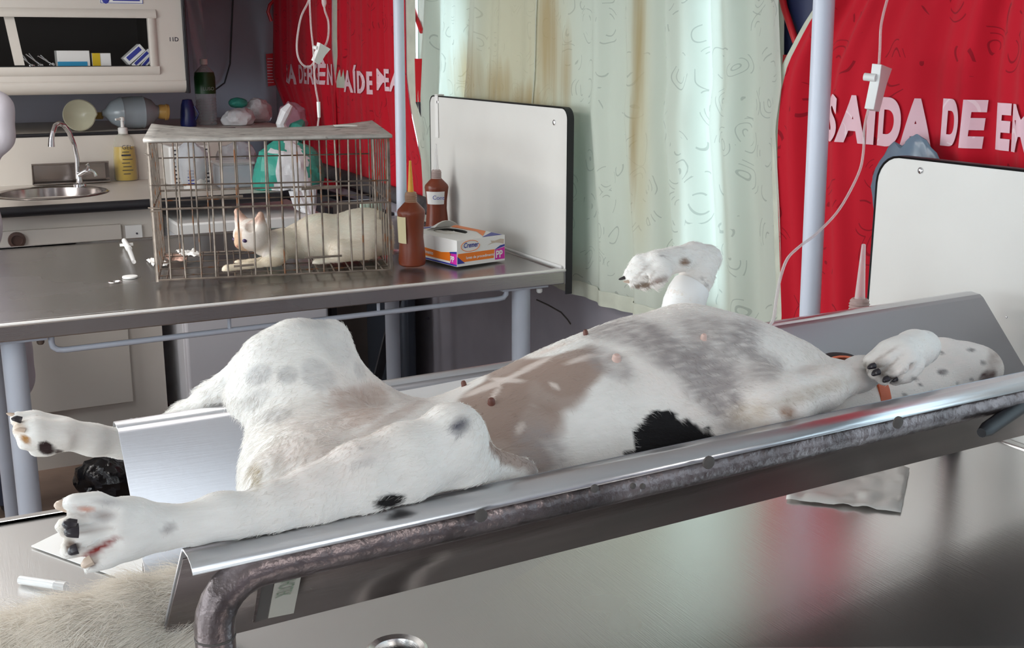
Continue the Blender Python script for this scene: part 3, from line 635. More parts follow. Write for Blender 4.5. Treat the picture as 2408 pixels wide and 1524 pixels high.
# ------------------------------------------------------------------ sink counter, wall cabinet and what stands on them
CF, CZT, LB = 4.65, 0.87, 5.37
sk = atz(118, 455, CZT)
def counter():
    t = thing('sink_counter', 'cream laminate sink counter with black edge in the back left corner', 'counter', (0, 5.0, FZ))
    x0, x1, y0, y1 = -1.29, 1.30, CF, LB; rx, ry_ = 0.205, 0.20
    angs = sorted([math.atan2(cy - sk.y, cx - sk.x) for cx in (x0, x1) for cy in (y0, y1)] + [math.radians(a + 0.3) for a in range(-180, 180, 12)])
    V = []; F = []
    for a in angs:
        c, s = math.cos(a), math.sin(a); T = min((x1 - sk.x) / c if c > 0 else (x0 - sk.x) / c, (y1 - sk.y) / s if s > 0 else (y0 - sk.y) / s)
        V += [Vector((sk.x + c * T, sk.y + s * T, CZT)), Vector((sk.x + c * rx, sk.y + s * ry_, CZT))]
    n = len(angs)
    for i in range(n): j = (i + 1) % n; F.append((2 * i, 2 * j, 2 * j + 1, 2 * i + 1))
    part('worktop', B().add(V, F).box((x0, y0 + 0.001, CZT - 0.03), (x1, y0 + 0.03, CZT - 0.001)), M_cream, t, sharp=5)
    part('front_edge', B().tube([(x0, y0, CZT - 0.02), (x1, y0, CZT - 0.02)], 0.02, 14), M_black, t)
    part('backsplash', B().box((x0, LB, CZT), (x1, LB + 0.02, 1.075)), M_cream, t)
    part('ledge_edge', B().tube([(x0, LB, 1.08), (x1, LB, 1.08)], 0.008, 8), M_black, t)
    part('ledge', B().box((x0, LB + 0.021, 1.06), (XR - 0.2, 6.28, 1.082)), M_cream, t)
    cx1 = at(383, 800, 4.72).x
    part('cabinet_body', B().box((x0, 4.72, FZ + 0.0), (cx1, LB, CZT - 0.035)), M_cream, t)
    a, b = at(75, 780, 4.70), at(315, 945, 4.70)
    d = part('door', B().box((b.x - 0.75, 4.70, b.z), (b.x, 4.719, 0.47)), M_cream, t, bev=0.003)
    a, b = at(10, 546, 4.70), at(287, 560, 4.70)
    dr = part('drawer', B().box((b.x - 0.62, 4.70, 0.50), (b.x, 4.719, at(150, 536, 4.70).z)), M_cream, t, bev=0.003)
    h = at(40, 566, 4.69); part('handle', B().lathe([(0.032, 0), (0.03, 0.008), (0.02, 0.010), (0.018, 0.004), (0.0, 0.004)], (h.x, 4.70, h.z), 20, axis=(0, -1, 0)), mat('handle_brown', (0.09, 0.05, 0.04), 0.4), dr)
    a, b = at(294, 531, 4.70), at(336, 560, 4.70)
    pl = part('socket_plate', B().box((a.x, 4.70, b.z), (b.x, 4.719, a.z)), M_white, t, bev=0.002)
    part('screw', B().ball(at(322, 549, 4.698), 0.004, 8), M_ink, pl)
    sb = part('sink', B().lathe([(1.10, 0.0015), (1.09, 0.005), (1.03, 0.006), (0.985, 0.0), (0.97, -0.03), (0.92, -0.11), (0.70, -0.145), (0.12, -0.15), (0.11, -0.16), (0, -0.16)], (0, 0, 0), 40, cap=False), M_tray, None)
    sb.data.transform(Matrix.Diagonal((0.205, 0.20, 1, 1))); sb.location = (sk.x - t.location.x, sk.y - t.location.y, CZT + 0.001 - t.location.z); sb.parent = t
    return t
counter()
f0 = atz(188, 440, CZT)
t = thing('faucet', 'chrome gooseneck tap with a lever valve behind the round sink', 'tap', tuple(f0))
Yf = f0.y
part('base', B().lathe([(0.028, 0), (0.026, 0.012), (0.014, 0.018), (0.013, 0.05), (0.011, 0.06)], f0 + Vector((0, 0, 0.001)), 18), M_chrome, t)
part('spout', B().tube([at(x, y, Yf - dy) for x, y, dy in ((183, 420, 0), (181, 372, 0), (174, 340, 0), (162, 310, .01), (150, 294, .03), (138, 290, .05), (129, 296, .08), (124, 312, .1))], 0.0105, 12), M_chrome, t)
part('nozzle', B().tube([at(124, 308, Yf - .1), at(121, 328, Yf - .1), at(121, 345, Yf - .1)], [0.009, 0.012, 0.014], 12), M_chrome, t)
v_ = part('valve', B().tube([at(184, 412, Yf - .01), at(200, 404, Yf - .02), at(212, 400, Yf - .02)], [0.01, 0.013, 0.015], 12), M_chrome, t)
part('lever', B().tube([at(205, 402, Yf - .03), at(208, 390, Yf - .03), at(204, 386, Yf - .03)], [0.006, 0.006, 0.009], 8).tube([at(212, 400, Yf - .03), at(221, 404, Yf - .03), at(226, 414, Yf - .03)], [0.006, 0.006, 0.008], 8), M_chrome, v_)
a, b = at(72, 386, 5.33), at(256, 430, 5.33)
t = thing('instrument_tray', 'shallow steel tray standing on its edge behind the tap', 'tray', ((a.x + b.x) / 2, 5.31, CZT))
tr = B(); x0, x1, z0, z1 = a.x, b.x, CZT + 0.002, a.z
tr.box((x0 + 0.01, 5.335, z0 + 0.006), (x1 - 0.01, 5.338, z1 - 0.006))
part('pan', tr, M_tray, t)
P = [(x0, z0), (x1, z0), (x1, z1), (x0, z1)]
part('rim', B().tube([(p[0], 5.29, p[1] + (0.006 if p[1] == z0 else 0)) for p in P + P[:1]], 0.004, 8).add([(p[0], 5.29, max(p[1], z0 + .003)) for p in P] + [(p[0] + (0.01 if p[0] == x0 else -0.01), 5.336, p[1] + (0.006 if p[1] == z0 else -0.006)) for p in P], [(i, (i + 1) % 4, (i + 1) % 4 + 4, i + 4) for i in range(4)]), M_tray, t)
# soap bottle
q = atz(298, 424, CZT)
t = thing('soap_bottle', 'clear pump bottle half full of yellow soap beside the tray', 'bottle', tuple(q))
s = 4.95 / 2700
part('liquid', B().lathe([(0.046, 0.003), (0.049, 0.008), (0.0485, 0.10), (0.044, 0.15)], q, 24), mat('yellow_soap', (0.62, 0.42, 0.03), 0.25), t)
part('bottle', B().lathe([(0.047, 0.001), (0.051, 0.008), (0.0505, 0.10), (0.047, 0.15), (0.036, 0.19), (0.022, 0.205), (0.02, 0.215)], q, 28), clear('bottle_milky', (0.75, 0.78, 0.68), 0.10, 0.2), t)
pmp = part('pump', B().lathe([(0.021, 0.205), (0.021, 0.232), (0.008, 0.236), (0.007, 0.262), (0.011, 0.263), (0.011, 0.278), (0, 0.282)], q, 16).tube([q + Vector((0, 0, 0.272)), q + Vector((-0.03, -0.02, 0.27))], 0.005, 8), M_white, t)
lb = B(); text_on(lb, 'GEL', 0.026, q + Vector((-0.018, -0.0525, 0.142)), (1, -0.15, 0), (0, 0, 1))
for k in range(7): lb.box((q.x - 0.018 - 0.004 * (k % 2), q.y - 0.0525, q.z + 0.128 - k * 0.016), (q.x + 0.012 + 0.006 * (k % 3), q.y - 0.052, q.z + 0.131 - k * 0.016 + (0.004 if k == 1 else 0)))
part('printing', lb, M_ink, t)

# wall cabinet
YC = 5.2
def wallcab():
    a = at(440, 218, YC); x1 = a.x; z0 = a.z; x0 = -1.29; z1 = 1.96
    t = thing('wall_cabinet', 'cream wall cabinet with a glazed sliding window above the sink ledge', 'cabinet', (0, 5.7, z0))
    wz0, wz1 = at(170, 157, YC).z, at(170, 41, YC).z; wx1 = at(350, 100, YC).x; zb = z0 + 0.045
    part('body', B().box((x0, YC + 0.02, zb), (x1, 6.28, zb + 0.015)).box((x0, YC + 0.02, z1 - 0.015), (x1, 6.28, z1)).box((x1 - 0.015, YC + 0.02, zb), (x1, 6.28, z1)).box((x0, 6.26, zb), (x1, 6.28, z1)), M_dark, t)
    part('front_panel', B().box((x0, YC, zb), (x1, YC + 0.018, wz0)).box((x0, YC, wz1), (x1, YC + 0.018, z1)).box((wx1, YC, wz0), (x1, YC + 0.018, wz1)), M_cream, t)
    w = 0.036; fr = B()
    def mould(p, q, up):
        p, q, up = Vector(p), Vector(q), Vector(up); out = Vector((0, -1, 0))
        prof = [(0, 0), (0, 0.010), (0.008, 0.014), (0.028, 0.010), (w, 0.002), (w, 0)]
        V = [c + up * s + out * d for c in (p, q) for s, d in prof]; n = len(prof)
        fr.add(V, [(i, (i + 1) % n, (i + 1) % n + n, i + n) for i in range(n)] + [tuple(range(n)), tuple(range(n, 2 * n))])
    mould((x0, YC, wz0), (wx1 + w, YC, wz0), (0, 0, -1)); mould((x0, YC, wz1), (wx1 + w, YC, wz1), (0, 0, 1)); mould((wx1, YC, wz0), (wx1, YC, wz1), (1, 0, 0))
    part('window_frame', fr, M_cream, t)
    part('track', B().box((x0, YC + 0.002, wz0 - 0.001), (wx1, YC + 0.016, wz0 + 0.003)), M_black, t)
    part('valance', B().grid(lambda u, v: Vector((x0 + (x1 - x0) * u, YC + 0.05 - 0.058 * math.sin(v * 1.5708 + 0.15), z0 + 0.048 * (1 - math.cos(v * 1.5708)))), 2, 10).box((x0, YC + 0.05, z0 - 0.0), (x1, 6.2, z0 + 0.01)), M_cream, t)
    part('bead', B().tube([(x0, YC - 0.004, zb + 0.004), (x1, YC - 0.004, zb + 0.004)], 0.004, 8), M_cream, t)
    part('side_edge', B().box((x1 - 0.002, YC - 0.012, z0 - 0.002), (x1 + 0.014, 5.9, z1)), M_black, t, bev=0.004)
    m = at(33, 90, YC); part('mullion', B().obox(at(33, 95, YC + 0.03), (0.019, 0, 0.0), (0, 0.008, 0), (-0.012, 0, (wz1 - wz0) / 2)), M_cream, t)
    stk = at(286, -8, YC)
    s_ = part('sticker', B().box((at(235, 8, YC).x, YC - 0.002, at(286, 9, YC).z), (at(337, 8, YC).x, YC - 0.0005, at(286, -38, YC).z)), M_white, t)
    bd = B(); xa, xb, za, zb_ = at(236, 8, YC).x, at(336, 8, YC).x, at(286, 8, YC).z, at(286, -37, YC).z
    for lo, hi in (((xa, za), (xb, za + 0.002)), ((xa, zb_ - 0.002), (xb, zb_)), ((xa, za), (xa + 0.002, zb_)), ((xb - 0.002, za), (xb, zb_))): bd.box((lo[0], YC - 0.003, lo[1]), (hi[0], YC - 0.0022, hi[1]))
    bd.ball(at(248, -4, YC - 0.003), (0.016, 0.001, 0.022), 12)
    for k in range(3): bd.box((xa + 0.05, YC - 0.003, za + 0.010 + k * 0.011), (xb - 0.012, YC - 0.0022, za + 0.015 + k * 0.011))
    part('logo', bd, M_blue, s_)
    l = B(); p = at(397, 97, YC - 0.001); text_on(l, '11D', 0.024, p, (1, 0, 0), (0, 0, 1), bold=0.02); part('number', l, M_ink, t)
    return zb + 0.016, wz0
zs, wz0 = wallcab()
zi = wz0 - 0.012
def carton(name, label, cat, px0, px1, py0, Y, dy, m, z0=None, extra=None, rot=0, grp=None):
    z0 = zi if z0 is None else z0
    a, b = at(px0, py0, Y), at(px1, py0, Y)
    t = thing(name, label, cat, ((a.x + b.x) / 2, Y, z0), group=grp)
    part('carton', B().box((a.x, Y, z0), (b.x, Y + dy, a.z)), m, t, bev=0.002)
    return t, a, b
# a shelf board for the cabinet contents, level with the window sill
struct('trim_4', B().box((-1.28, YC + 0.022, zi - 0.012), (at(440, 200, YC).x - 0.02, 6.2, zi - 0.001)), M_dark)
t, a, b = carton('medicine_box', 'white and light blue medicine box inside the wall cabinet', 'box', 133, 210, 119, 5.30, 0.10, M_white)
part('blue_band', B().box((a.x, 5.2985, zi + 0.001), (b.x - 0.012, 5.2995, zi + 0.032)), mat('print_cyan', (0.02, 0.27, 0.50), 0.5), t)
t, a, b = carton('medicine_box', 'small yellow and white medicine box inside the wall cabinet', 'box', 216, 260, 125, 5.30, 0.08, M_white)
part('yellow_band', B().box((a.x, 5.2985, zi + 0.001), (a.x + 0.032, 5.2995, a.z)), mat('print_yellow', (0.60, 0.42, 0.01), 0.5), t)
for k, (px, py, ang, w, h, lab) in enumerate(((313, 128, 40, 0.095, 0.036, 'topmost'), (330, 138, 42, 0.10, 0.024, 'middle'), (342, 146, 47, 0.085, 0.022, 'lowest'))):
    c = at(px, py, 5.32); an = math.radians(ang); ux = Vector((math.cos(an), 0, math.sin(an))); uz = Vector((-math.sin(an), 0, math.cos(an)))
    t = thing('blister_pack', 'leaning white carton with a dark blue stripe in the wall cabinet, %s of three' % lab, 'box', tuple(c))
    part('carton', B().obox(c, ux * w / 2, (0, 0.04, 0), uz * h / 2), M_white, t, bev=0.001)
    part('stripe', B().obox(c + Vector((0, -0.0405, 0)) + uz * h * 0.12, ux * w * 0.38, (0, 0.0005, 0), uz * h * 0.26), M_blue, t)
for k, (p, q) in enumerate((((44, 130), (75, 155)), ((60, 128), (95, 154)), ((88, 132), (122, 152)))):
    a, b = at(*p, 5.33 + 0.02 * k), at(*q, 5.33 + 0.02 * k)
    tag(part('scissors', B().tube([a, b], 0.005, 8).tube([a + Vector((0.012, 0, 0.004)), b + Vector((-0.01, 0, 0.006))], 0.004, 8).ball(b, (0.012, 0.004, 0.01), 10), M_chrome, origin=tuple(b)), 'steel clamp lying in the wall cabinet, %s of three from the mullion' % ('first', 'second', 'third')[k], 'clamp')

# crumpled plastic bags
def crumple(c, r, seed, n=48, amp=0.16, f=9, pinch=None, M=None):
    b = B(); b.ball((0, 0, 0), 1, n); V = []
    for v in b.v:
        p = Vector((v.x * r[0], v.y * r[1], v.z * r[2]))
        q = p * f + Vector((seed, seed * 2, 0)); k = 1 + amp * (noise.noise(q) * 0.9 - abs(noise.noise(q * 2.3)) * 0.9 + 0.35 * abs(noise.noise(q * 5.1)))
        p = p * k
        if pinch: p = pinch(p, v)
        V.append(Vector(c) + (M @ p if M else p))
    b.v = V; return b
def bag(name, label, c, r, seed, m, parts=(), amp=0.3, cat='bag', floor=None, **k):
    t = thing(name, label, cat, (c[0], c[1], floor or c[2] - r[2]))
    b = crumple(c, r, seed, amp=amp, **k)
    if floor:
        for v in b.v: v.z = max(v.z, floor + 0.0015)
    part('bag', b, m, t, sharp=25)
    return t
M_bagw = mat('bag_white', (0.72, 0.73, 0.76), 0.35, var=0.06, vscale=6, bump=0.4, bscale=30)
M_teal = mat('bag_teal', (0.05, 0.38, 0.30), 0.4, bump=0.4, bscale=30)
M_mauve = clear('bag_mauve', (0.50, 0.30, 0.38), 0.5, 0.3)
M_bagc = clear('bag_clear', (0.62, 0.66, 0.72), 0.45, 0.25)
c = at(682, 405, 4.74)
def pin(p, v):                            # big bag: sagging body with a pointed tail hanging down and a twisted neck
    z = p.z / 0.165
    if z < -0.45: s = max(0.25, 1 + (z + 0.45) * 1.3); p = Vector((p.x * s + (-z - 0.45) * 0.06, p.y * s - (-z - 0.45) * 0.30, p.z * 1.05))
    if z > 0.55: s = max(0.22, 1 - (z - 0.55) * 1.6); p = Vector((p.x * s - (z - 0.55) * 0.03, p.y * s, p.z))
    return p
t = thing('shopping_bag', 'big stuffed white plastic bag with teal print on the counter behind the cage', 'bag', (c.x, c.y, CZT))
me_b = crumple(c + Vector((0, 0, 0.0)), (0.155, 0.11, 0.165), 3, n=64, amp=0.16, f=8, pinch=pin)
for v in me_b.v:
    if v.y > CF - 0.022: v.z = max(v.z, CZT + 0.002)
bg = part('bag', me_b, [M_bagw, M_teal], t, sharp=22)
for p in bg.data.polygons:
    w = p.center; n_ = noise.noise(w * 7) * 0.05
    lx, lz = w.x, (w.z + bg.parent.location.z - c.z)
    if (lx < -0.085 + n_ and -0.09 < lz < 0.09) or (lx > 0.075 + n_ and lz > -0.05) or (lz > 0.085 + n_ and abs(lx) > 0.03): p.material_index = 1
nk = at(668, 300, 4.80)
part('handle', B().tube([at(672, 345, 4.8), at(672, 318, 4.8), at(660, 290, 4.79), at(672, 262, 4.78), at(684, 246, 4.77)], [0.045, 0.026, 0.02, 0.024, 0.012], 9), M_bagw, t, sharp=15)
part('handle', B().tube([at(690, 330, 4.8), at(700, 300, 4.82), at(712, 285, 4.83)], [0.04, 0.035, 0.012], 9), M_teal, t, sharp=15)
def pbag(label, px, py, Y, rx, ry, rz, seed, m, **k): return bag('plastic_bag', label, tuple(at(px, py, Y)), (rx, ry, rz), seed, m, **k)
pbag('crumpled white plastic bag on the ledge right of the water bottle', 558, 278, 5.60, 0.082, 0.06, 0.052, 11, M_bagw, floor=1.083)
pbag('pale plastic bag with teal print behind the white one on the ledge', 606, 258, 5.78, 0.075, 0.06, 0.068, 17, M_bagw, floor=1.083)
tl = bag('plastic_bag', 'small teal plastic bag tucked between the two pale bags on the ledge', tuple(at(560, 243, 5.75)), (0.05, 0.04, 0.025), 5, M_teal)
pbag('translucent mauve plastic bag leaning on the far red curtain', 690, 285, 5.30, 0.075, 0.05, 0.085, 23, M_mauve)
pbag('clear plastic bag slumped behind the cage beside the big bag', 560, 375, 5.12, 0.085, 0.06, 0.075, 29, M_bagc, floor=0.871)
# white bottle in clear bag
q = at(458, 448, 4.86); q.z = CZT + 0.001
t = thing('saline_bottle', 'white plastic bottle wrapped in clear film on the counter behind the cage', 'bottle', tuple(q))
part('bottle', B().lathe([(0.040, 0), (0.044, 0.006), (0.044, 0.11), (0.03, 0.135), (0.015, 0.142), (0.015, 0.165), (0, 0.168)], q, 22), M_white, t)
part('wrapping', crumple(q + Vector((-0.008, 0, 0.10)), (0.07, 0.055, 0.098), 31, n=32, amp=0.3), M_bagc, t, sharp=25)
l = B(); 
for k in range(5): l.box((q.x - 0.034, q.y - 0.0455, q.z + 0.03 + k * 0.013), (q.x - 0.008, q.y - 0.044, q.z + 0.034 + k * 0.013))
part('printing', l, M_blue, t)
a, b = at(396, 345, 5.0), at(500, 430, 5.0)
t = thing('slotted_basket', 'white slotted plastic basket standing behind the wrapped bottle', 'basket', ((a.x + b.x) / 2, 5.0, CZT))
part('side_wall', B().box((a.x, 5.0, CZT + 0.001), (b.x, 5.15, a.z)), M_white, t, bev=0.008)
for x in (a.x + 0.02, b.x - 0.03):
    for k in range(9): z = a.z - 0.02 - k * 0.017; part('slot', B().box((x, 4.9985, z), (x + 0.018, 4.9995, z + 0.006)), M_ink, t)
a, b = at(515, 390, 4.85), at(600, 452, 4.85)
t = thing('plastic_tub', 'clear plastic tub with a lid on the counter left of the big bag', 'tub', ((a.x + b.x) / 2, 4.9, CZT))
part('tub', B().box((a.x, 4.85, CZT + 0.001), (b.x, 4.98, a.z)), M_bagc, t, bev=0.01); part('lid', B().box((a.x - 0.005, 4.845, a.z), (b.x + 0.005, 4.985, a.z + 0.012)), M_clear, t, bev=0.003)
# ledge: mask, resuscitator, jug, water bottle
LZ = 1.083
c = at(186, 271, 5.5)
t = thing('breathing_mask', 'cream silicone breathing mask lying on the ledge under the wall cabinet', 'mask', tuple(c))
n_ = Vector((-0.25, -1, 0.1)).normalized(); sh = B(); R_ = Vector((0, 0, 1)).rotation_difference(n_).to_matrix()
prof = [(0.016, -0.05), (0.022, -0.045), (0.045, -0.03), (0.064, -0.008), (0.070, 0.0), (0.066, 0.004), (0.058, -0.004), (0.04, -0.02), (0.02, -0.035)]
sh.lathe(prof, c + Vector((0, 0, 0.0)), 30, axis=n_)
for i, v in enumerate(sh.v):
    d = v - c; 
    if d.x > 0 and d.z > 0: sh.v[i] = c + Vector((d.x * 1.12, d.y, d.z * 1.0))
part('cushion', sh, mat('silicone', (0.55, 0.53, 0.40), 0.3), t); part('port', B().tube([c - n_ * 0.045, c - n_ * 0.08 + Vector((0.04, 0, 0)), at(240, 272, 5.55)], 0.016, 12), mat('amber_port', (0.35, 0.22, 0.06), 0.3), t)
c = at(312, 264, 5.55)
t = thing('resuscitator_bag', 'translucent bluish manual resuscitator bag lying on the ledge', 'resuscitator', (c.x, c.y, LZ))
pr = [(0.012, -0.135), (0.02, -0.12), (0.05, -0.095), (0.068, -0.06), (0.071, -0.05), (0.068, -0.044), (0.072, 0.0), (0.071, 0.04), (0.073, 0.046), (0.069, 0.052), (0.055, 0.085), (0.03, 0.105), (0.026, 0.12)]
part('bag', B().lathe(pr, c, 30, axis=(1, 0.05, 0)), mat('silicone_blue', (0.33, 0.38, 0.42), 0.22), t)
e = c + Vector((0.115, 0.005, 0)); part('valve', B().lathe([(0.03, 0), (0.034, 0.01), (0.034, 0.03), (0.038, 0.032), (0.036, 0.045), (0.02, 0.05), (0, 0.05)], e, 14, axis=(1, 0, -0.1)), mat('amber_valve', (0.55, 0.34, 0.10), 0.3), t)
a, b = at(424, 236, 5.62), at(460, 300, 5.62)
t = thing('blue_jug', 'dark blue plastic jug between the wall cabinet and the water bottle', 'jug', ((a.x + b.x) / 2, 5.62, LZ))
part('jug', B().lathe([(0.036, 0), (0.038, 0.01), (0.034, 0.07), (0.03, 0.10), (0.022, 0.125), (0.0, 0.128)], ((a.x + b.x) / 2, 5.62, LZ), 20), mat('blue_plastic', (0.012, 0.02, 0.12), 0.3), t)
part('handle', B().tube([(b.x - 0.002, 5.60, LZ + 0.03), (b.x + 0.012, 5.59, LZ + 0.06), (b.x - 0.004, 5.60, LZ + 0.095)], 0.005, 8), mat('blue_plastic2', (0.012, 0.02, 0.12), 0.3), t)
q = at(488, 298, 5.7); q.z = LZ
t = thing('water_bottle', 'large clear water bottle with dark green label and white cap on the ledge', 'bottle', tuple(q))
pr = [(0.044, 0), (0.049, 0.006)]
for k in range(9): pr += [(0.049, 0.01 + k * 0.014), (0.046, 0.017 + k * 0.014)]
pr += [(0.049, 0.14), (0.049, 0.225), (0.044, 0.25), (0.02, 0.275), (0.014, 0.28), (0.014, 0.29)]
part('bottle', B().lathe(pr, q, 24), clear('pet', (0.55, 0.6, 0.62), 0.28, 0.08), t)
part('label', B().lathe([(0.0495, 0.148), (0.0497, 0.15), (0.0497, 0.225), (0.045, 0.249)], q, 24), mat('green_label', (0.015, 0.085, 0.025), 0.35), t)
part('cap', B().lathe([(0.018, 0.285), (0.018, 0.31), (0.0, 0.312)], q, 18), M_white, t)
l = B(); text_on(l, 'LUSO', 0.022, q + Vector((-0.022, -0.0505, 0.165)), (1, 0, 0), (0, 0, 1)); part('printing', l, M_bagc, t)
a = at(455, 20, 5.9)
tag(part('hanging_sheet', B().grid(lambda u, v: Vector((a.x - 0.035 + 0.07 * u + 0.03 * (1 - v), 5.92 + 0.012 * math.sin(u * 6 + v * 9), 1.09 + 0.8 * v)), 10, 40), M_bagc, origin=(a.x, 5.92, 1.09)), 'clear bluish plastic sheet hanging from the right side of the wall cabinet', 'sheet')

# ------------------------------------------------------------------ under and behind the far table
a, b = at(417, 510, 4.55), at(778, 700, 4.55)
t = thing('small_fridge', 'white under-counter fridge beside the sink cabinet', 'fridge', ((a.x + b.x) / 2, 4.8, FZ))
fx0, fx1, fz1 = a.x, at(773, 740, 4.55).x, 0.775
part('body', B().box((fx0, 4.60, -0.10), (fx1, 5.1, fz1)), mat('fridge_white', (0.84, 0.85, 0.90), 0.4), t, bev=0.01)
part('door', B().box((fx0, 4.55, -0.08), (fx1, 4.595, fz1 - 0.06)), mat('fridge_door', (0.82, 0.83, 0.89), 0.4), t, bev=0.012)
part('top_lid', B().box((fx0 - 0.004, 4.545, fz1 - 0.05), (fx1 + 0.004, 5.1, fz1 + 0.004)), M_white, t, bev=0.008)
part('foot', B().box((fx0 + 0.03, 4.58, FZ), (fx0 + 0.07, 4.62, -0.1)), M_black, t); part('foot', B().box((fx1 - 0.07, 4.58, FZ), (fx1 - 0.03, 4.62, -0.1)), M_black, t)
part('foot', B().box((fx1 - 0.07, 5.0, FZ), (fx1 - 0.03, 5.04, -0.1)), M_black, t); part('foot', B().box((fx0 + 0.03, 5.0, FZ), (fx0 + 0.07, 5.04, -0.1)), M_black, t)
x = at(782, 720, 4.6).x
tag(part('door_post', B().box((x - 0.012, 4.58, FZ), (x + 0.012, 4.62, 0.80)), M_black, origin=(x, 4.6, FZ)), 'black upright post just right of the white fridge', 'post')
a, b = at(790, 760, 4.75), at(950, 860, 4.75)
t = thing('steel_cupboard', 'dull brownish steel cupboard right of the fridge', 'cupboard', ((a.x + b.x) / 2, 4.75, FZ))
part('panel', B().box((x + 0.02, 4.75, FZ), (b.x + 0.05, 4.77, 0.8)), mat('brown_steel', (0.26, 0.22, 0.20), 0.4, 0.5, var=0.15, vscale=5), t)
a, b = at(950, 640, 4.10), at(885, 900, 4.08)
t = thing('folded_strut', 'black slanting metal strut with a rivet under the far table', 'strut', tuple(b))
d = (a - b).normalized(); part('strut', B().obox((a + b) / 2, d * ((a - b).length / 2), d.cross(Vector((0, 1, 0))).normalized() * 0.017, (0, 0.006, 0)), M_black, t)
part('rivet', B().ball(at(924, 760, 4.078), 0.008, 10), M_chrome, t)
a = at(948, 700, 4.15); b = at(1215, 700, 4.15)
t = thing('steel_locker', 'dark blue-grey steel locker under the window behind the table leg', 'locker', ((a.x + XR) / 2, 4.5, FZ))
part('body', B().box((a.x, 4.15, FZ), (XR - 0.07, 4.6, 0.72)), mat('locker_blue', (0.07, 0.085, 0.11), 0.3, 0.6), t, bev=0.02)
x = at(1040, 750, 4.14).x; part('pale_strip', B().box((x - 0.02, 4.14, FZ + 0.02), (x + 0.02, 4.149, 0.73)), mat('pale_strip', (0.22, 0.24, 0.26), 0.4), t)
x = at(1168, 750, 4.14).x; part('door_edge', B().box((x - 0.01, 4.14, FZ + 0.02), (x + 0.01, 4.149, 0.73)), M_dark, t)
part('keyhole', B().lathe([(0.007, 0), (0.007, 0.003), (0, 0.003)], at(1006, 749, 4.149), 12, axis=(0, -1, 0)), M_ink, t)
c = atz(262, 1132, FZ + 0.09); c.z = FZ + 0.09
bag('bin_bag', 'crumpled black bin bag on the floor behind the trough', tuple(c), (0.12, 0.10, 0.095), 41, mat('bin_bag_black', (0.006, 0.006, 0.008), 0.25, bump=0.5, bscale=30))
c = atz(325, 1092, FZ + 0.13); c.y += 0.12; c.z = FZ + 0.13
bag('bin_bag', 'white plastic bag half hidden behind the black bin bag', tuple(c), (0.11, 0.09, 0.13), 43, M_bagw)

# ------------------------------------------------------------------ things on the far table
TB = 0.8205
def brown_bottle(label, x, y, z, nozzle, nm, rot=0, neck=M_brcap, h=1.0):
    t = thing('squeeze_bottle', label, 'bottle', (x, y, z), rot)
    part('body', B().lathe([(0.034, 0), (0.039, 0.004), (0.0405, 0.015), (0.038, 0.05), (0.0345, 0.085), (0.036, 0.115), (0.0405, 0.150), (0.0415, 0.158), (0.039, 0.166), (0.024, 0.182), (0.018, 0.188)], n=32), M_brown, t, local=True)
    pr = [(0.0175, 0.186)]
    for k in range(5): pr += [(0.0185, 0.188 + k * 0.005), (0.0165, 0.1905 + k * 0.005)]
    part('collar', B().lathe(pr + [(0.017, 0.214), (0.013, 0.218), (0, 0.218)], n=24), neck, t, local=True)
    part('nozzle', B().lathe([(0.010, 0.216), (0.009, 0.22), (0.0035, 0.22 + nozzle), (0.002, 0.221 + nozzle)], n=14), nm, t, local=True)
    return t
q = atz(980, 628, TB); s = 0.041
t = brown_bottle('brown squeeze bottle with a yellow nozzle standing between the cage and the glove box', q.x, q.y + 0.035, TB, 0.088, M_yellow)
part('label', B().lathe([(0.0385, 0.07), (0.040, 0.07), (0.0425, 0.148), (0.041, 0.148)], n=40, cap=False), M_ink, t, local=True).data.materials.clear()
lab = [o for o in COL.objects if o.parent == t and o.name.startswith('label')][0]; lab.data.materials.append(mat('label_cream', (0.70, 0.62, 0.38), 0.7))
bm = bmesh.new(); bm.from_mesh(lab.data)
bmesh.ops.delete(bm, geom=[f for f in bm.faces if not (math.radians(172) < (math.atan2(f.calc_center_median().y, f.calc_center_median().x) % (2 * math.pi)) < math.radians(222))], context='FACES'); bm.to_mesh(lab.data); bm.free()
r2 = ray(1028, 560); yb = 3.66
t = brown_bottle('brown squeeze bottle with a paper label and clear nozzle by the far end board', at(1028, 540, yb).x, yb, TB, 0.085, M_clear, neck=mat('clear_collar', (0.42, 0.33, 0.31), 0.25))
lab = part('label', B().lathe([(0.0358, 0.102), (0.0372, 0.102), (0.0418, 0.146), (0.0404, 0.146)], n=40, cap=False), M_paper, t, local=True)
bm = bmesh.new(); bm.from_mesh(lab.data)
bmesh.ops.delete(bm, geom=[f for f in bm.faces if not (math.radians(185) < (math.atan2(f.calc_center_median().y, f.calc_center_median().x) % (2 * math.pi)) < math.radians(285))], context='FACES'); bm.to_mesh(lab.data); bm.free()
l = B(); text_on(l, 'Cont', 0.02, Vector((-0.03, -0.0335, 0.12)), (0.8, -0.6, 0), (0, 0, 1)); part('handwriting', l, M_blue, t, local=True)

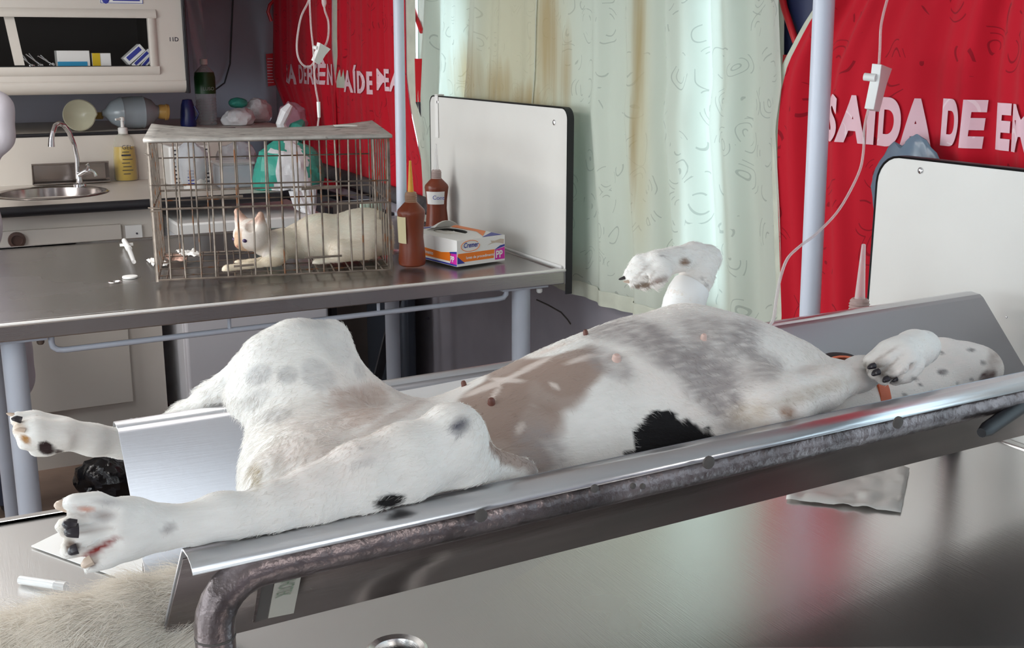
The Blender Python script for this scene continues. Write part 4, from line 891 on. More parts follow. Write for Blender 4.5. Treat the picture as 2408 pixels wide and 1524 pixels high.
# glove box
def glove_box():
    A, Bp, C_ = atz(1075, 628, TB), atz(1187, 612, TB), atz(1010, 590, TB)
    ang = math.atan2(Bp.y - A.y, Bp.x - A.x); w = (Bp - A).length; d = 0.28; h = 0.078
    t = thing('glove_box', 'white and orange box of latex gloves with an oval opening on the far table', 'box', tuple(A), ang)
    b = B(); ex, ey, n = 0.045, 0.085, 24; cx, cy = w / 2, d * 0.56
    V = []; angs = sorted([math.atan2(yy - cy, xx - cx) for xx in (0, w) for yy in (0, d)] + [2 * math.pi * k / n - math.pi + 0.01 for k in range(n)])
    for a in angs:
        c, s_ = math.cos(a), math.sin(a); T = min((w - cx) / c if c > 0 else -cx / c, (d - cy) / s_ if s_ > 0 else -cy / s_)
        V += [(cx + c * T, cy + s_ * T, h), (cx + c * ex, cy + s_ * ey * 0.75, h)]
    m = len(angs); b.add(V, [(2 * i, 2 * ((i + 1) % m), 2 * ((i + 1) % m) + 1, 2 * i + 1) for i in range(m)])
    b.add([(0, 0, 0), (w, 0, 0), (w, d, 0), (0, d, 0), (0, 0, h), (w, 0, h), (w, d, h), (0, d, h)], [(0, 1, 5, 4), (1, 2, 6, 5), (2, 3, 7, 6), (3, 0, 4, 7), (0, 3, 2, 1)])
    part('carton', b, M_paper, t, local=True, sharp=20)
    e = 0.0006
    # gloves showing in the opening
    part('gloves', crumple((cx, cy, h - 0.022), (0.05, 0.085, 0.02), 51, n=28, amp=0.4, f=25), mat('glove_latex', (0.80, 0.78, 0.72), 0.5), t, local=True, sharp=25)
    part('opening_flap', B().grid(lambda u, v: Vector((cx - 0.044 + 0.088 * u, cy + 0.02 + 0.045 * v, h + 0.001 + 0.03 * math.sin((1 - v) * 1.6) * (1 - (2 * u - 1) ** 2 * 0.6))), 8, 6), M_paper, t, local=True, solid=0.001)
    def fr(poly, y=-e): return B().prism([(p[0], y, p[1]) for p in poly], (0, e * 0.8, 0))
    def curve(x0, x1, z0, z1, n=10): return [(x0 + (x1 - x0) * k / n, z0 + (z1 - z0) * math.sin(k / n * 1.57)) for k in range(n + 1)]
    part('orange_band', fr([(w * 0.72, 0.012), (w * 0.10, 0.012)] + [(0.002, 0.03), (0.004, 0.038), (w * 0.78, 0.038), (w * 0.76, 0.012)][0:3] + [(w * 0.76, 0.012)]), M_orange, t, local=True)
    part('blue_corner', fr([(0.001, 0.008), (w * 0.16, 0.008), (0.001, 0.030)], -e * 1.6).prism([(w * 0.77, -e * 1.2, 0.036), (w - 0.001, -e * 1.2, 0.044), (w - 0.001, -e * 1.2, 0.050), (w * 0.9, -e * 1.2, 0.048)], (0, e * 0.5, 0)), M_blue, t, local=True)
    mg = part('magenta_square', fr([(w * 0.79, 0.006), (w - 0.001, 0.006), (w - 0.001, 0.042), (w * 0.79, 0.036)]), M_mag, t, local=True)
    l = B(); text_on(l, 'PP', 0.030, (w * 0.80, -e * 2, 0.012), (1, 0, 0), (0, 0, 1), bold=0.03, xs=0.85); part('size_letters', l, M_paper, t, local=True)
    l = B(); text_on(l, 'Cremer', 0.021, (w * 0.13, -e * 2, 0.054), (1, 0, 0), (0, 0, 1), bold=0.02, shear=0.2, xs=0.8); part('brand_letters', l, M_blue, t, local=True)
    part('logo_ring', B().tube([(w * 0.27 + 0.034 * math.cos(a), -e * 2, 0.058 + 0.016 * math.sin(a)) for a in np.linspace(0.6, 6.5, 24)], 0.0009, 5), M_orange, t, local=True)
    l = B(); text_on(l, 'luvas de procedimento', 0.0115, (w * 0.18, -e * 2, 0.020), (1, 0, 0), (0, 0, 1), bold=0.02); part('small_letters', l, M_paper, t, local=True)
    part('hand_print', B().add([(w * .62, -e * 1.5, .052), (w * .72, -e * 1.5, .057), (w * .80, -e * 1.5, .058), (w * .88, -e * 1.5, .056), (w * .97, -e * 1.5, .052), (w * .98, -e * 1.5, .066), (w * .9, -e * 1.5, .068), (w * .78, -e * 1.5, .064), (w * .69, -e * 1.5, .066), (w * .72, -e * 1.5, .060)], [tuple(range(10))]), mat('print_skin', (0.55, 0.45, 0.36), 0.6), t, local=True)
    # left side
    s = B().prism([(-e, 0.03, 0.012), (-e, d, 0.012), (-e, d, 0.040), (-e, 0.08, 0.034), (-e, 0.03, 0.040)], (e * .8, 0, 0)); part('orange_band', s, M_orange, t, local=True)
    part('magenta_square', B().prism([(-e, 0.001, 0.006), (-e, 0.035, 0.006), (-e, 0.035, 0.036), (-e, 0.001, 0.040)], (e * .6, 0, 0)), M_mag, t, local=True)
    part('blue_band', B().prism([(-e, 0.001, 0.001), (-e, d, 0.001), (-e, d, 0.006), (-e, 0.001, 0.006)], (e * .6, 0, 0)).prism([(-e * 1.5, 0.001, 0.038), (-e * 1.5, 0.036, 0.036), (-e * 1.5, 0.036, 0.040), (-e * 1.5, 0.001, 0.045)], (e * .6, 0, 0)), M_blue, t, local=True)
    l = B(); text_on(l, 'PP', 0.024, (-e * 2, 0.033, 0.012), (0, -1, 0), (0, 0, 1), bold=0.03, xs=0.8); part('size_letters', l, M_paper, t, local=True)
    l = B(); text_on(l, 'luvas de procedimento', 0.015, (-e * 2, d - 0.02, 0.020), (0, -1, 0), (0, 0, 1), bold=0.02); part('small_letters', l, M_paper, t, local=True)
    # top print
    z = h + e
    part('top_orange', B().prism([(w * .62, 0.02, z), (w * .98, 0.09, z), (w * .98, 0.24, z), (w * .78, 0.27, z), (w * .80, 0.2, z), (w * .83, 0.1, z)], (0, 0, e * .5)), M_orange, t, local=True)
    part('top_blue', B().prism([(w * .55, 0.006, z), (w * .97, 0.006, z), (w * .97, 0.06, z)], (0, 0, e * .5)), M_blue, t, local=True)
    part('top_stripe', B().prism([(w * .3, d - .03, z), (w * .52, d - .03, z), (w * .52, d - .01, z), (w * .3, d - .01, z)], (0, 0, e * .5)), M_blue, t, local=True)
    part('top_magenta', B().prism([(w * .56, d - .035, z), (w * .95, d - .035, z), (w * .95, d - .008, z), (w * .56, d - .008, z)], (0, 0, e * .5)), M_mag, t, local=True)
glove_box()
# syringe cap set, drain cap, packet, vials, tub
z = 0.832
a, b, c = atz(292, 566, z), atz(303, 585, z), atz(315, 616, z)
t = thing('catheter_cap', 'clear and white catheter piece lying left of the cage on the far table', 'catheter', (b.x, b.y, TB - 0.006))
part('barrel', B().tube([b, c], [0.008, 0.006], 12), M_clear, t); part('hub', B().tube([a, b], [0.008, 0.010], 10).obox(a.lerp(b, .5), (0.02, 0, 0), (0, 0.004, 0), (0, 0, 0.004)), M_white, t)
q = Vector((0.446, 3.36, 0))
q = atz(305, 643, 0.815); tag(part('drain_cap', B().lathe([(0.020, 0), (0.022, 0.003), (0.021, 0.006), (0.0, 0.008)], (q.x, q.y, zf1(q.x, q.y) + 0.0005), 24), M_white, origin=(q.x, q.y, zf1(q.x, q.y))), 'small white round cap lying left of the cage on the far table', 'cap')
for k, (x0, x1, m, lab) in enumerate(((357, 398, M_paper, 'white paper packet with red print, left one behind the cage bars'), (398, 440, mat('salmon_paper', (0.66, 0.42, 0.34), 0.6), 'salmon coloured paper packet between two white ones in the cage'), (430, 478, M_paper, 'plain white crumpled paper packet, right one behind the cage bars'))):
    a = atz(x0, 590, TB); b = atz(x1, 588, TB); yy = 3.50 + 0.02 * k
    a, b = at(x0, 580, yy), at(x1, 580, yy)
    tag(part('paper_packet', B().grid(lambda u, v: Vector((a.x + (b.x - a.x) * u, yy + 0.12 * v + 0.01 * math.sin(u * 7), zf1(a.x, yy) + 0.008 + 0.012 * abs(noise.noise(Vector((u * 4 + k * 7, v * 4, 0))))+ 0.006 * k)), 12, 8), m, origin=(a.x, yy, TB), solid=0.0008), lab, 'packet')
for k in range(5):
    p = at(852 + k * 9, 500, 3.97); tag(part('test_tube', B().lathe([(0.009, 0), (0.010, 0.005), (0.010, 0.06), (0.012, 0.062), (0.012, 0.075), (0, 0.077)], (p.x, 3.96, TB - 0.001), 14), mat('tube_pale_green', (0.45, 0.55, 0.46), 0.3) if k == 0 else bpy.data.materials['tube_pale_green'], origin=(p.x, 3.96, TB)), 'pale green capped tube behind the cat cage, %s of five' % ('leftmost', 'second from left', 'middle', 'second from right', 'rightmost')[k], 'tube', 'pale green tubes behind the cage')
p = at(934, 560, 3.42); t = thing('plastic_cup', 'cloudy white plastic cup between the cage and the brown bottle', 'cup', (p.x, 3.42, TB))
part('cup', B().lathe([(0.026, 0), (0.028, 0.004), (0.034, 0.10), (0.035, 0.10), (0.031, 0.006), (0, 0.005)], (p.x, 3.42, TB), 22), clear('cup_cloudy', (0.62, 0.58, 0.64), 0.6, 0.3), t)

# ------------------------------------------------------------------ cat cage
def cage():
    FL = atz(372, 660, 0.823); ang = math.radians(-13.0); w, d, h = 0.645, 0.42, 0.385
    t = thing('wire_cage', 'rusty wire animal cage with a sheet metal top holding the cream cat', 'cage', (FL.x, FL.y, TB), ang)
    r = 0.0023
    def wire(name, pts, m=M_rust, rr=r): return part(name, B().tube(pts, rr, 6), m, t, local=True)
    z0 = 0.004
    nf = 17
    for k in range(nf + 1):
        x = w * k / nf + (0.004 * math.sin(k * 5)); door = 11 <= k <= 13
        wire('front_bar', [(x, 0, z0), (x + 0.003 * math.sin(k * 2.1), -0.002, h * 0.55), (x, 0, h)], M_wireh if k % 3 else M_rust, 0.0026)
    for k in range(15): x = w * k / 14 + 0.003 * math.sin(k * 3); wire('back_bar', [(x, d, z0), (x, d, h)])
    for k in range(1, 8):
        y = d * k / 8; wire('side_bar', [(0, y, z0), (0, y, h)]); wire('side_bar', [(w, y, z0), (w, y, h)])
    R = 0.003
    for z in (z0, 0.20, h - 0.004): wire('frame_ring', [(0, -0.004, z), (w, -0.004, z), (w, d + 0.004, z), (0, d + 0.004, z), (0, -0.004, z)], M_wireh, R)
    wire('front_rail', [(-0.004, -0.005, 0.265), (w, -0.005, 0.262)], M_rust); wire('back_rail', [(0, d, 0.17), (w, d, 0.17)]); wire('back_rail', [(0, d, 0.30), (w, d, 0.30)])
    for (x0, x1, z) in ((0.12, 0.24, 0.228), (0.205 - .0, 0.26, 0.035), (0.40, 0.51, 0.245), (0.40, 0.505, 0.05)): wire('latch_bar', [(x0, -0.009, z), (x1, -0.009, z + 0.002)], M_wireh, 0.0036)
    wire('latch_hook', [(-0.012, -0.004, 0.205), (0.02, -0.010, 0.203), (0.022, -0.012, 0.197), (-0.008, -0.010, 0.196)], M_wireh); wire('latch_hook', [(-0.01, -0.004, 0.35), (0.005, -0.01, 0.345), (0.006, -0.008, 0.335)], M_wireh)
    for k in range(14): x = w * (k + 0.5) / 14; wire('floor_wire', [(x, 0, z0), (x, d, z0)])
    for k in range(4): y = d * (k + 0.5) / 4; wire('floor_wire', [(0, y, z0 + .001), (w, y, z0 + .001)])
    def top(u, v): return Vector((-0.012 + (w + 0.024) * u, -0.012 + (d + 0.024) * v, h + 0.004 + 0.010 * math.sin(u * 3.14) * v * -0.4 + 0.014 * (abs(u * 2 - 1) ** 3) * v - (0.0)))
    tp = part('top_sheet', B().grid(top, 24, 10), M_cagetop, t, local=True, solid=0.0015)
    part('sheet_lip', B().grid(lambda u, v: top(u, 0) + Vector((0, -0.0005, -0.008 * v)), 24, 1), M_cagetop, t, local=True, solid=0.001)
    part('corner_angle', B().box((-0.006, -0.007, 0), (0.002, 0.002, h)).box((-0.006, -0.007, 0), (-0.003, 0.014, h)), M_wireh, t, local=True)
    part('corner_angle', B().box((w - 0.002, -0.007, 0), (w + 0.005, 0.002, h)), M_rust, t, local=True)
    q = top(0.86, 0.80); part('paper_tag', B().box((q.x - 0.034, q.y - 0.035, q.z + 0.002), (q.x + 0.034, q.y + 0.035, q.z + 0.003)), M_paper, t, local=True)
    return t
CAGE = cage()

# ------------------------------------------------------------------ V-shaped positioning trough
TO, TA, TL, HW, FW, RZ, VZ = Vector((0.155, 1.068, 0)), math.radians(2.9), 1.385, 0.168, 0.036, 1.05, 0.876
tu, tv = Vector((math.cos(TA), math.sin(TA), 0)), Vector((0, 1, 0))
def tr(s, w, z): return TO + tu * s + tv * w + Vector((0, 0, z))
def trough():
    t = thing('positioning_trough', 'stainless steel V-shaped surgery trough on legs holding the dog', 'trough', (TO.x + 0.69, TO.y + .03, TZ))
    for sg, nm in ((-1, 'near'), (1, 'far')):
        P = [(0, VZ), (sg * (HW - 0.004), RZ - 0.004), (sg * (HW + 0.003), RZ)]
        b = B(); V = [tr(s, w, z) for s in (0, TL) for w, z in P]; b.add(V, [(0, 1, 4, 3), (1, 2, 5, 4)])
        part('panel', b, M_trough, t, solid=0.003)
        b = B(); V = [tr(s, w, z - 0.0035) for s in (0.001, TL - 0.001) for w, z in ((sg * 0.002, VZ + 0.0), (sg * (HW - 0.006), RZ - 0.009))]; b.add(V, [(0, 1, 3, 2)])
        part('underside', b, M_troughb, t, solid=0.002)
        Q = [(HW + 0.003, RZ), (HW + FW * 0.55, RZ + 0.0015), (HW + FW * 0.85, RZ - 0.0005), (HW + FW - 0.001, RZ - 0.003), (HW + FW + 0.0025, RZ - 0.0075)]
        b = B(); n = len(Q); b.add([tr(s, sg * w, z) for s in (0, TL) for w, z in Q], [(i, i + 1, i + 1 + n, i + n) for i in range(n - 1)])
        part('rim', b, M_rim, t, solid=0.002, sharp=60)
        wt, zt, R = sg * (HW + FW - 0.016), RZ - 0.0215, 0.0165
        l0 = 0.018 if sg < 0 else 0.11
        run = [tr(l0, wt, TZ + 0.02)] + [tr(l0, wt, RZ - 0.075)] + [tr(l0 + 0.045 * (1 - math.cos(a)), wt, RZ - 0.0665 + 0.045 * math.sin(a)) for a in np.linspace(0, 1.57, 7)]
        run2 = [tr(TL - 0.018 - 0.045 * (1 - math.cos(a)), wt, RZ - 0.0665 + 0.045 * math.sin(a)) for a in np.linspace(1.57, 0, 7)] + [tr(TL - 0.018, wt, RZ - 0.075), tr(TL - 0.018, wt, TZ + 0.02)]
        fr = part('frame_tube', B().tube(run + run2, R, 18), M_tubest, t)
        for s in (l0, TL - 0.018):
            q = tr(s, wt, TZ); part('leg_foot', B().lathe([(0.018, -0.004), (0.019, 0.02), (0.0175, 0.025)], q, 16), M_black, fr)
            part('joint', B().lathe([(0.0168, 0), (0.0172, 0.001), (0.0168, 0.002)], tr(s, wt, RZ - 0.075), 18), M_dark, fr)
        if sg < 0:
            for px, py, r in ((1130, 1212, .0062), (1665, 1087, .0068), (2110, 993, .007), (1487, 1142, .003), (1510, 1143, .003), (1397, 1148, .004)):
                q = at(px, py, TO.y - HW - FW + 0.004 + (0.05 * 0.5)); rr = ray(px, py)
                # hit the vertical face of the rim
                n_ = tv; p0 = tr(0, -(HW + FW + 0.0008), 0); o = Vector((0, 0, CAMZ)); k = (p0 - o).dot(n_) / rr.dot(n_); q = o + rr * k
                part('bolt', B().lathe([(r, 0), (r, 0.002), (r * .6, 0.003), (0, 0.003)], q, 12, axis=-tv), M_dark, fr)
    # lip of the far rim is a flat strip: weld seam line
    # measuring label, strap and edge tape on the near panel (outer side)
    def onpanel(px, py, off=0.004):
        n_ = (tr(0, -HW, RZ) - tr(0, 0, VZ)).cross(tu).normalized()
        if n_.y > 0: n_ = -n_
        o = Vector((0, 0, CAMZ)); rr = ray(px, py); p0 = tr(0, 0, VZ) + n_ * off; return o + rr * ((p0 - o).dot(n_) / rr.dot(n_)), n_
    def quad(name, pts, m, off=0.004, par=t):
        Q = [onpanel(x, y, off) for x, y in pts]; return part(name, B().prism([q[0] for q in Q], Q[0][1] * 0.001), m, par)
    lb = quad('measuring_label', [(650, 1342), (713, 1325), (690, 1440), (630, 1452)], mat('label_pale', (0.50, 0.48, 0.42), 0.6), 0.010)
    p, n_ = onpanel(702, 1336, 0.0055); p2, _ = onpanel(660, 1446, 0.0055); up = (p - p2).normalized()
    l = B(); ux = -up; uy = n_.cross(ux)
    text_on(l, 'MINHOTEK', 0.022, onpanel(668, 1350, 0.0118)[0], ux, uy, xs=0.55); part('letters', l, mat('ink_green', (0.20, 0.26, 0.18), 0.6), lb)
    quad('strap', [(618, 1345), (648, 1338), (628, 1452), (598, 1462)], M_dark, 0.0105)
    quad('strap_edge', [(612, 1347), (620, 1345), (600, 1460), (594, 1462)], M_tubest, 0.0115)
    a = tr(0.0005, 0.03, VZ + 0.03); b_ = tr(0.0005, 0.058, VZ + 0.06)
    part('edge_tape', B().tube([tr(-0.002, 0.022, VZ + 0.0235), tr(-0.002, 0.048, VZ + 0.0505)], 0.005, 8), M_black, t)
    a, b_ = at(2308, 1018, 0.90), at(2430, 935, 0.93)
    part('side_handle', B().tube([a, a.lerp(b_, .1), b_], [0.006, 0.009, 0.010], 10), M_black, t)
    return t
TROUGH = trough()
# absorbent pad draped over the far panel
a0 = tr(0.28, 0, 0); 
def pad(u, v):
    s = 0.30 + 0.34 * u; w = 0.022 + (HW - 0.030) * v; return tr(s, w, VZ + (RZ - VZ) * w / HW + 0.005 + 0.0012 * math.sin(u * 9 + v * 4))
tag(part('absorbent_pad', B().grid(pad, 20, 12), mat('pad_white', (0.92, 0.92, 0.92), 0.7), origin=tuple(tr(0.45, 0.08, 0.96)), solid=0.003), 'bright white absorbent pad lining the trough behind the dog', 'pad')
# ------------------------------------------------------------------ on the near table
tag(part('plastic_sheet', B().grid(lambda u, v: (lambda p: Vector((p.x, p.y, zf2(p.x, p.y) + 0.003 + 0.010 * abs(noise.noise(Vector((u * 5, v * 5, 2)))))))(atz(1850 + 270 * u + 20 * v, 1150 + 35 * u - 95 * v + 0 * u, TZ)), 24, 16), clear('sheet_milky', (0.78, 0.76, 0.73), 0.72, 0.25), origin=tuple(atz(1990, 1110, TZ)), solid=0.001), 'crinkled clear plastic sheet lying on the near table under the trough', 'sheet')
pts = [atz(72, 1272, TZ), atz(138, 1243, TZ), atz(335, 1215, TZ), atz(332, 1345, TZ), atz(200, 1308, TZ)]
tag(part('paper_card', B().prism([(p.x, p.y, zf2(p.x, p.y) + 0.002) for p in pts], (0, 0, 0.0012)), M_paper, origin=tuple(pts[1])), 'cream triangular corner of card on the near table under the near hind paw', 'card')
a, b = atz(45, 1345, TZ), atz(128, 1357, TZ)
t = thing('needle_cap', 'clear plastic needle cap lying on the near table left of the trough', 'cap', tuple(a.lerp(b, .5)))
za = zf2(a.x, a.y) + 0.0065; a.z = b.z = za
part('sheath', B().tube([a, b], 0.0055, 12), clear('cap_clear', (0.9, 0.9, 0.9), 0.6, 0.1), t); part('hub', B().tube([b, b + (b - a).normalized() * 0.016], [0.0058, 0.0062], 12), M_clear, t)
t = brown_bottle('squeeze bottle with a tall clear nozzle behind the right end of the trough', at(2022, 700, 1.50).x, 1.50, TZ - 0.0035, 0.095, M_clear, neck=mat('ribbed_collar', (0.42, 0.30, 0.28), 0.25))
c = atx(2140, 430, 1.655)
tag(part('blue_film', crumple((c.x + 0.02, c.y + 0.02, c.z - 0.02), (0.012, 0.095, 0.105), 61, n=36, amp=0.22, f=14), clear('film_blue', (0.16, 0.24, 0.32), 0.75, 0.2), origin=tuple(c), sharp=25), 'crumpled blue-grey plastic film behind the top corner of the near end board', 'film')

# ------------------------------------------------------------------ drip lines
def drip(name, label, pts, r, clamps, cham=None):
    t = thing(name, label, 'drip line', tuple(pts[-1]))
    # smooth the path
    P = []
    for i in range(len(pts) - 1):
        p0, p1, p2, p3 = pts[max(i - 1, 0)], pts[i], pts[i + 1], pts[min(i + 2, len(pts) - 1)]
        for k in range(6):
            s = k / 6; P.append(0.5 * ((2 * p1) + (p2 - p0) * s + (2 * p0 - 5 * p1 + 4 * p2 - p3) * s * s + (3 * p1 - p0 - 3 * p2 + p3) * s ** 3))
    P.append(pts[-1]); part('tube', B().tube(P, r, 8), M_tube, t)
    for a, b, w in clamps:
        d = (b - a); n = d.normalized(); s = Vector((0, 0, 1)).cross(n)
        s = n.cross(Vector((-0.5, 1, 0))).normalized(); y = n.cross(s)
        cb = part('roller_clamp', B().prism([a - s * w * 0.75, a + s * w * 0.9 + n * -0.002, a + s * w * 0.6 + n * w * .8, b + s * w * 0.42, b - s * w * 0.5, a - s * w * 0.55 + n * w * 0.8], y * w * 0.5), M_white, t, bev=0.001)
        part('roller', B().lathe([(w * .2, -w * .3), (w * .2, w * .3)], a.lerp(b, .3) - s * w * 0.6, 14, axis=y), M_white, cb)
        part('groove', B().obox(a.lerp(b, .55) - y * 0.0004 , n * d.length * 0.3, s * w * 0.08, y * 0.0008), M_cream, cb)
    return t
Y1 = 1.62
drip('drip_line', 'clear drip tube with a white roller clamp in front of the right red curtain', [at(2100, -40, Y1), at(2086, 0, Y1), at(2072, 60, Y1), at(2069, 120, Y1), at(2064, 170, Y1), at(2045, 245, Y1), at(2033, 300, 1.60), at(2030, 360, 1.58), at(2018, 410, 1.56), at(1975, 490, 1.52), at(1925, 545, 1.48), at(1880, 580, 1.45), at(1852, 608, 1.42), at(1836, 650, 1.38), at(1826, 700, 1.33), at(1818, 752, 1.29), at(1800, 775, 1.24)], 0.0024, [(at(2062, 155, Y1), at(2040, 258, Y1), 0.036)])
Y2 = 3.9
drip('drip_line', 'clear drip tube looped in front of the far red curtains', [at(735, -30, Y2), at(724, 6, Y2), at(708, 40, Y2), at(699, 90, Y2), at(699, 125, Y2), at(708, 148, Y2), at(722, 157, Y2), at(736, 150, Y2), at(750, 120, Y2), at(764, 108, Y2), at(772, 85, Y2), at(772, 50, Y2), at(763, 20, Y2), at(760, -30, Y2)], 0.0034, [(at(757, 106, Y2), at(739, 146, Y2), 0.032)])
drip('drip_line', 'straight clear drip tube ending above the cage in front of the far red curtain', [at(727, -30, Y2 - .03), at(731, 60, Y2 - .03), at(737, 120, Y2 - .03), at(740, 190, Y2 - .03), at(748, 240, Y2 - .03), at(750, 268, Y2 - .03), at(747, 299, Y2 - .03), at(745, 330, Y2 - 0.03)], 0.0032, [])
p = at(762, 8, Y2); tag(part('drip_chamber', B().tube([p + Vector((0, 0, .03)), p, p - Vector((0, 0, 0.012))], [0.008, 0.008, 0.004], 12), M_tube, origin=tuple(p)), 'clear drip chamber at the top edge in front of the far red curtain', 'chamber')
p = at(749, 245, Y2 - .03); tag(part('connector', B().tube([p + Vector((0, 0, .008)), p - Vector((0, 0, 0.02)), p - Vector((0, 0, 0.045))], [0.0065, 0.006, 0.005], 12), M_white, origin=tuple(p)), 'small white connector on the straight drip tube above the cage', 'connector')

# ------------------------------------------------------------------ the dog
def coat(name, rough=0.75, bump=0.25, hair=False):
    m, nt, b = newmat(name); N, L = nt.nodes, nt.links
    a = N.new('ShaderNodeAttribute'); a.attribute_name = 'Col'; L.new(a.outputs['Color'], b.inputs['Base Color'])
    b.inputs['Roughness'].default_value = rough; b.inputs['Specular IOR Level'].default_value = 0.25
    b.inputs['Subsurface Weight'].default_value = 0.0 if hair else 0.08; b.inputs['Subsurface Radius'].default_value = (0.01, 0.005, 0.004); b.inputs['Subsurface Scale'].default_value = 0.3
    if bump:
        tc = N.new('ShaderNodeTexCoord'); mp = N.new('ShaderNodeMapping'); mp.inputs['Scale'].default_value = (25, 130, 130); mp.inputs['Rotation'].default_value = (0, 0, 0.05)
        L.new(tc.outputs['Object'], mp.inputs[0]); n = N.new('ShaderNodeTexNoise'); n.inputs['Scale'].default_value = 4; n.inputs['Detail'].default_value = 5; L.new(mp.outputs[0], n.inputs['Vector'])
        bp = N.new('ShaderNodeBump'); bp.inputs['Strength'].default_value = bump; bp.inputs['Distance'].default_value = 0.003; L.new(n.outputs[0], bp.inputs['Height']); L.new(bp.outputs[0], b.inputs['Normal'])
    return m
M_coat = coat('dog_coat'); M_hair = coat('fur_hair', 0.6, 0, True)
M_claw = mat('claw', (0.62, 0.48, 0.38), 0.35); M_clawd = mat('claw_dark', (0.02, 0.015, 0.02), 0.3)
M_pad = mat('paw_pad', (0.03, 0.022, 0.022), 0.6, bump=0.4, bscale=200)
def mY(x): return TO.y + math.tan(TA) * (x - TO.x)
def dog():
    S = Sdf((-0.02, 0.83, 0.87), (1.44, 1.38, 1.245), 0.0036)
    A = lambda px, py, Y: tuple(at(px, py, Y))
    # trunk: pelvis to chest, lying on its back in the V
    tz = [(0.325, 0.000, 0.995, 0.074), (0.39, 0.005, 0.995, 0.078), (0.47, 0.004, 0.993, 0.079), (0.56, 0.0, 1.002, 0.090), (0.64, 0.0, 1.010, 0.103), (0.73, 0.0, 1.017, 0.111), (0.82, 0.0, 1.018, 0.109), (0.89, 0.0, 1.004, 0.098), (0.96, 0.0, 0.992, 0.084), (1.02, 0.0, 0.975, 0.066), (1.10, 0.0, 0.968, 0.057)]
    S.chain([((x, mY(x) + w, z), r) for x, w, z, r in tz], 0.03)
    S.ell((0.80, mY(.8), 1.008), (0.19, 0.110, 0.115), 0.04)
    # breast bone ridge and shoulders
    S.chain([((0.66, mY(.66) + .01, 1.088), 0.020), ((0.80, mY(.8) + .01, 1.104), 0.024), ((0.88, mY(.9) + .01, 1.078), 0.020)], 0.04)
    # rump, inner thighs, perineum
    S.ell((0.31, mY(.31) - 0.01, 1.00), (0.052, 0.085, 0.068), 0.03)
    S.ell((0.270, mY(.26) - 0.02, 1.03), (0.018, 0.020, 0.028), 0.02)
    # far hind leg: thigh up to a high knee, shank over the far rim, foot hanging to the left
    S.cone((0.335, 1.14, 1.00), (0.365, 1.19, 1.08), 0.072, 0.046, 0.03); S.cone((0.365, 1.19, 1.07), A(740, 815, 1.215), 0.044, 0.024, 0.02)
    S.cone(A(780, 794, 1.215), A(700, 806, 1.215), 0.0205, 0.0165, 0.012)
    S.cone(A(790, 860, 1.205), A(870, 945, 1.19), 0.024, 0.018, 0.025); S.cone(A(870, 945, 1.19), (0.55, 1.13, 0.995), 0.018, 0.035, 0.03)
    S.cone((0.315, 1.16, 1.03), A(700, 825, 1.22), 0.036, 0.022, 0.03)
    S.chain([(A(698, 806, 1.215), 0.0165), (A(590, 862, 1.255), 0.0185), (A(495, 935, 1.29), 0.0155), (A(440, 978, 1.316), 0.0150), (A(385, 1018, 1.320), 0.0175), (A(330, 1040, 1.318), 0.0165), (A(290, 1042, 1.315), 0.0165), (A(220, 1035, 1.310), 0.0165), (A(160, 1022, 1.305), 0.0180)], 0.012)
    S.chain([(A(690, 815, 1.20), 0.022), (A(640, 860, 1.205), 0.030), (A(590, 930, 1.21), 0.028)], 0.03)
    # far hind paw
    for (x0, y0, x1, y1, x2, y2, r, dy) in ((150, 1000, 80, 990, 42, 986, .0105, .01), (150, 1015, 85, 1010, 50, 1012, .0115, -.008), (150, 1030, 90, 1030, 60, 1040, .0110, -.018), (155, 1040, 110, 1050, 85, 1058, .0095, -.012)):
        S.chain([(A(x0, y0, 1.307 + dy), r), (A(x1, y1, 1.307 + dy), r * 1.08), (A(x2, y2, 1.307 + dy), r * 0.85)], 0.006)
    # near hind leg lying over the near rim
    S.cone((0.335, 1.01, 0.99), (0.40, 0.955, 1.045), 0.070, 0.046, 0.02); S.cone((0.40, 0.955, 1.045), A(1062, 1022, 0.93), 0.044, 0.030, 0.012)
    S.cone(A(1072, 1030, 0.925), A(1082, 1075, 0.93), 0.027, 0.027, 0.012)
    S.cone(A(1095, 1085, 0.94), (0.50, 0.958, 1.035), 0.020, 0.016, 0.03)
    S.chain([(A(1055, 1050, 0.925), 0.032), (A(950, 1090, 0.92), 0.036), (A(850, 1125, 0.915), 0.033), (A(740, 1166, 0.91), 0.0265), (A(640, 1195, 0.905), 0.0215), (A(560, 1215, 0.902), 0.0180), (A(520, 1215, 0.902), 0.0185), (A(460, 1232, 0.90), 0.0168), (A(380, 1240, 0.90), 0.0180), (A(320, 1240, 0.897), 0.0205)], 0.007)
    S.cone(A(535, 1196, 0.905), A(500, 1200, 0.905), 0.010, 0.010, 0.012)
    # near hind paw: palm and four toes seen edge on
    S.ell(A(285, 1245, 0.893), (0.030, 0.017, 0.027), 0.012)
    for pts in ([(280, 1206, .0105), (225, 1189, .0105), (178, 1188, .0088), (152, 1190, .0062)], [(280, 1232, .0120), (215, 1225, .0138), (170, 1238, .0130)], [(275, 1262, .0120), (215, 1268, .0138), (178, 1288, .0125)], [(300, 1280, .0118), (250, 1300, .0118), (212, 1322, .0092)]):
        S.chain([(A(x, y, 0.885 + (0.006 if i == 3 else 0)), r) for i, (x, y, r) in enumerate(pts)], 0.0045)
    # far fore leg: short upper leg, forearm rising, wrist bent, paw falling to the left
    S.cone((0.84, 1.15, 1.035), A(1603, 750, 1.19), 0.052, 0.024, 0.012); S.cone((0.90, 1.13, 1.01), (0.96, 1.15, 0.985), 0.065, 0.055, 0.03)
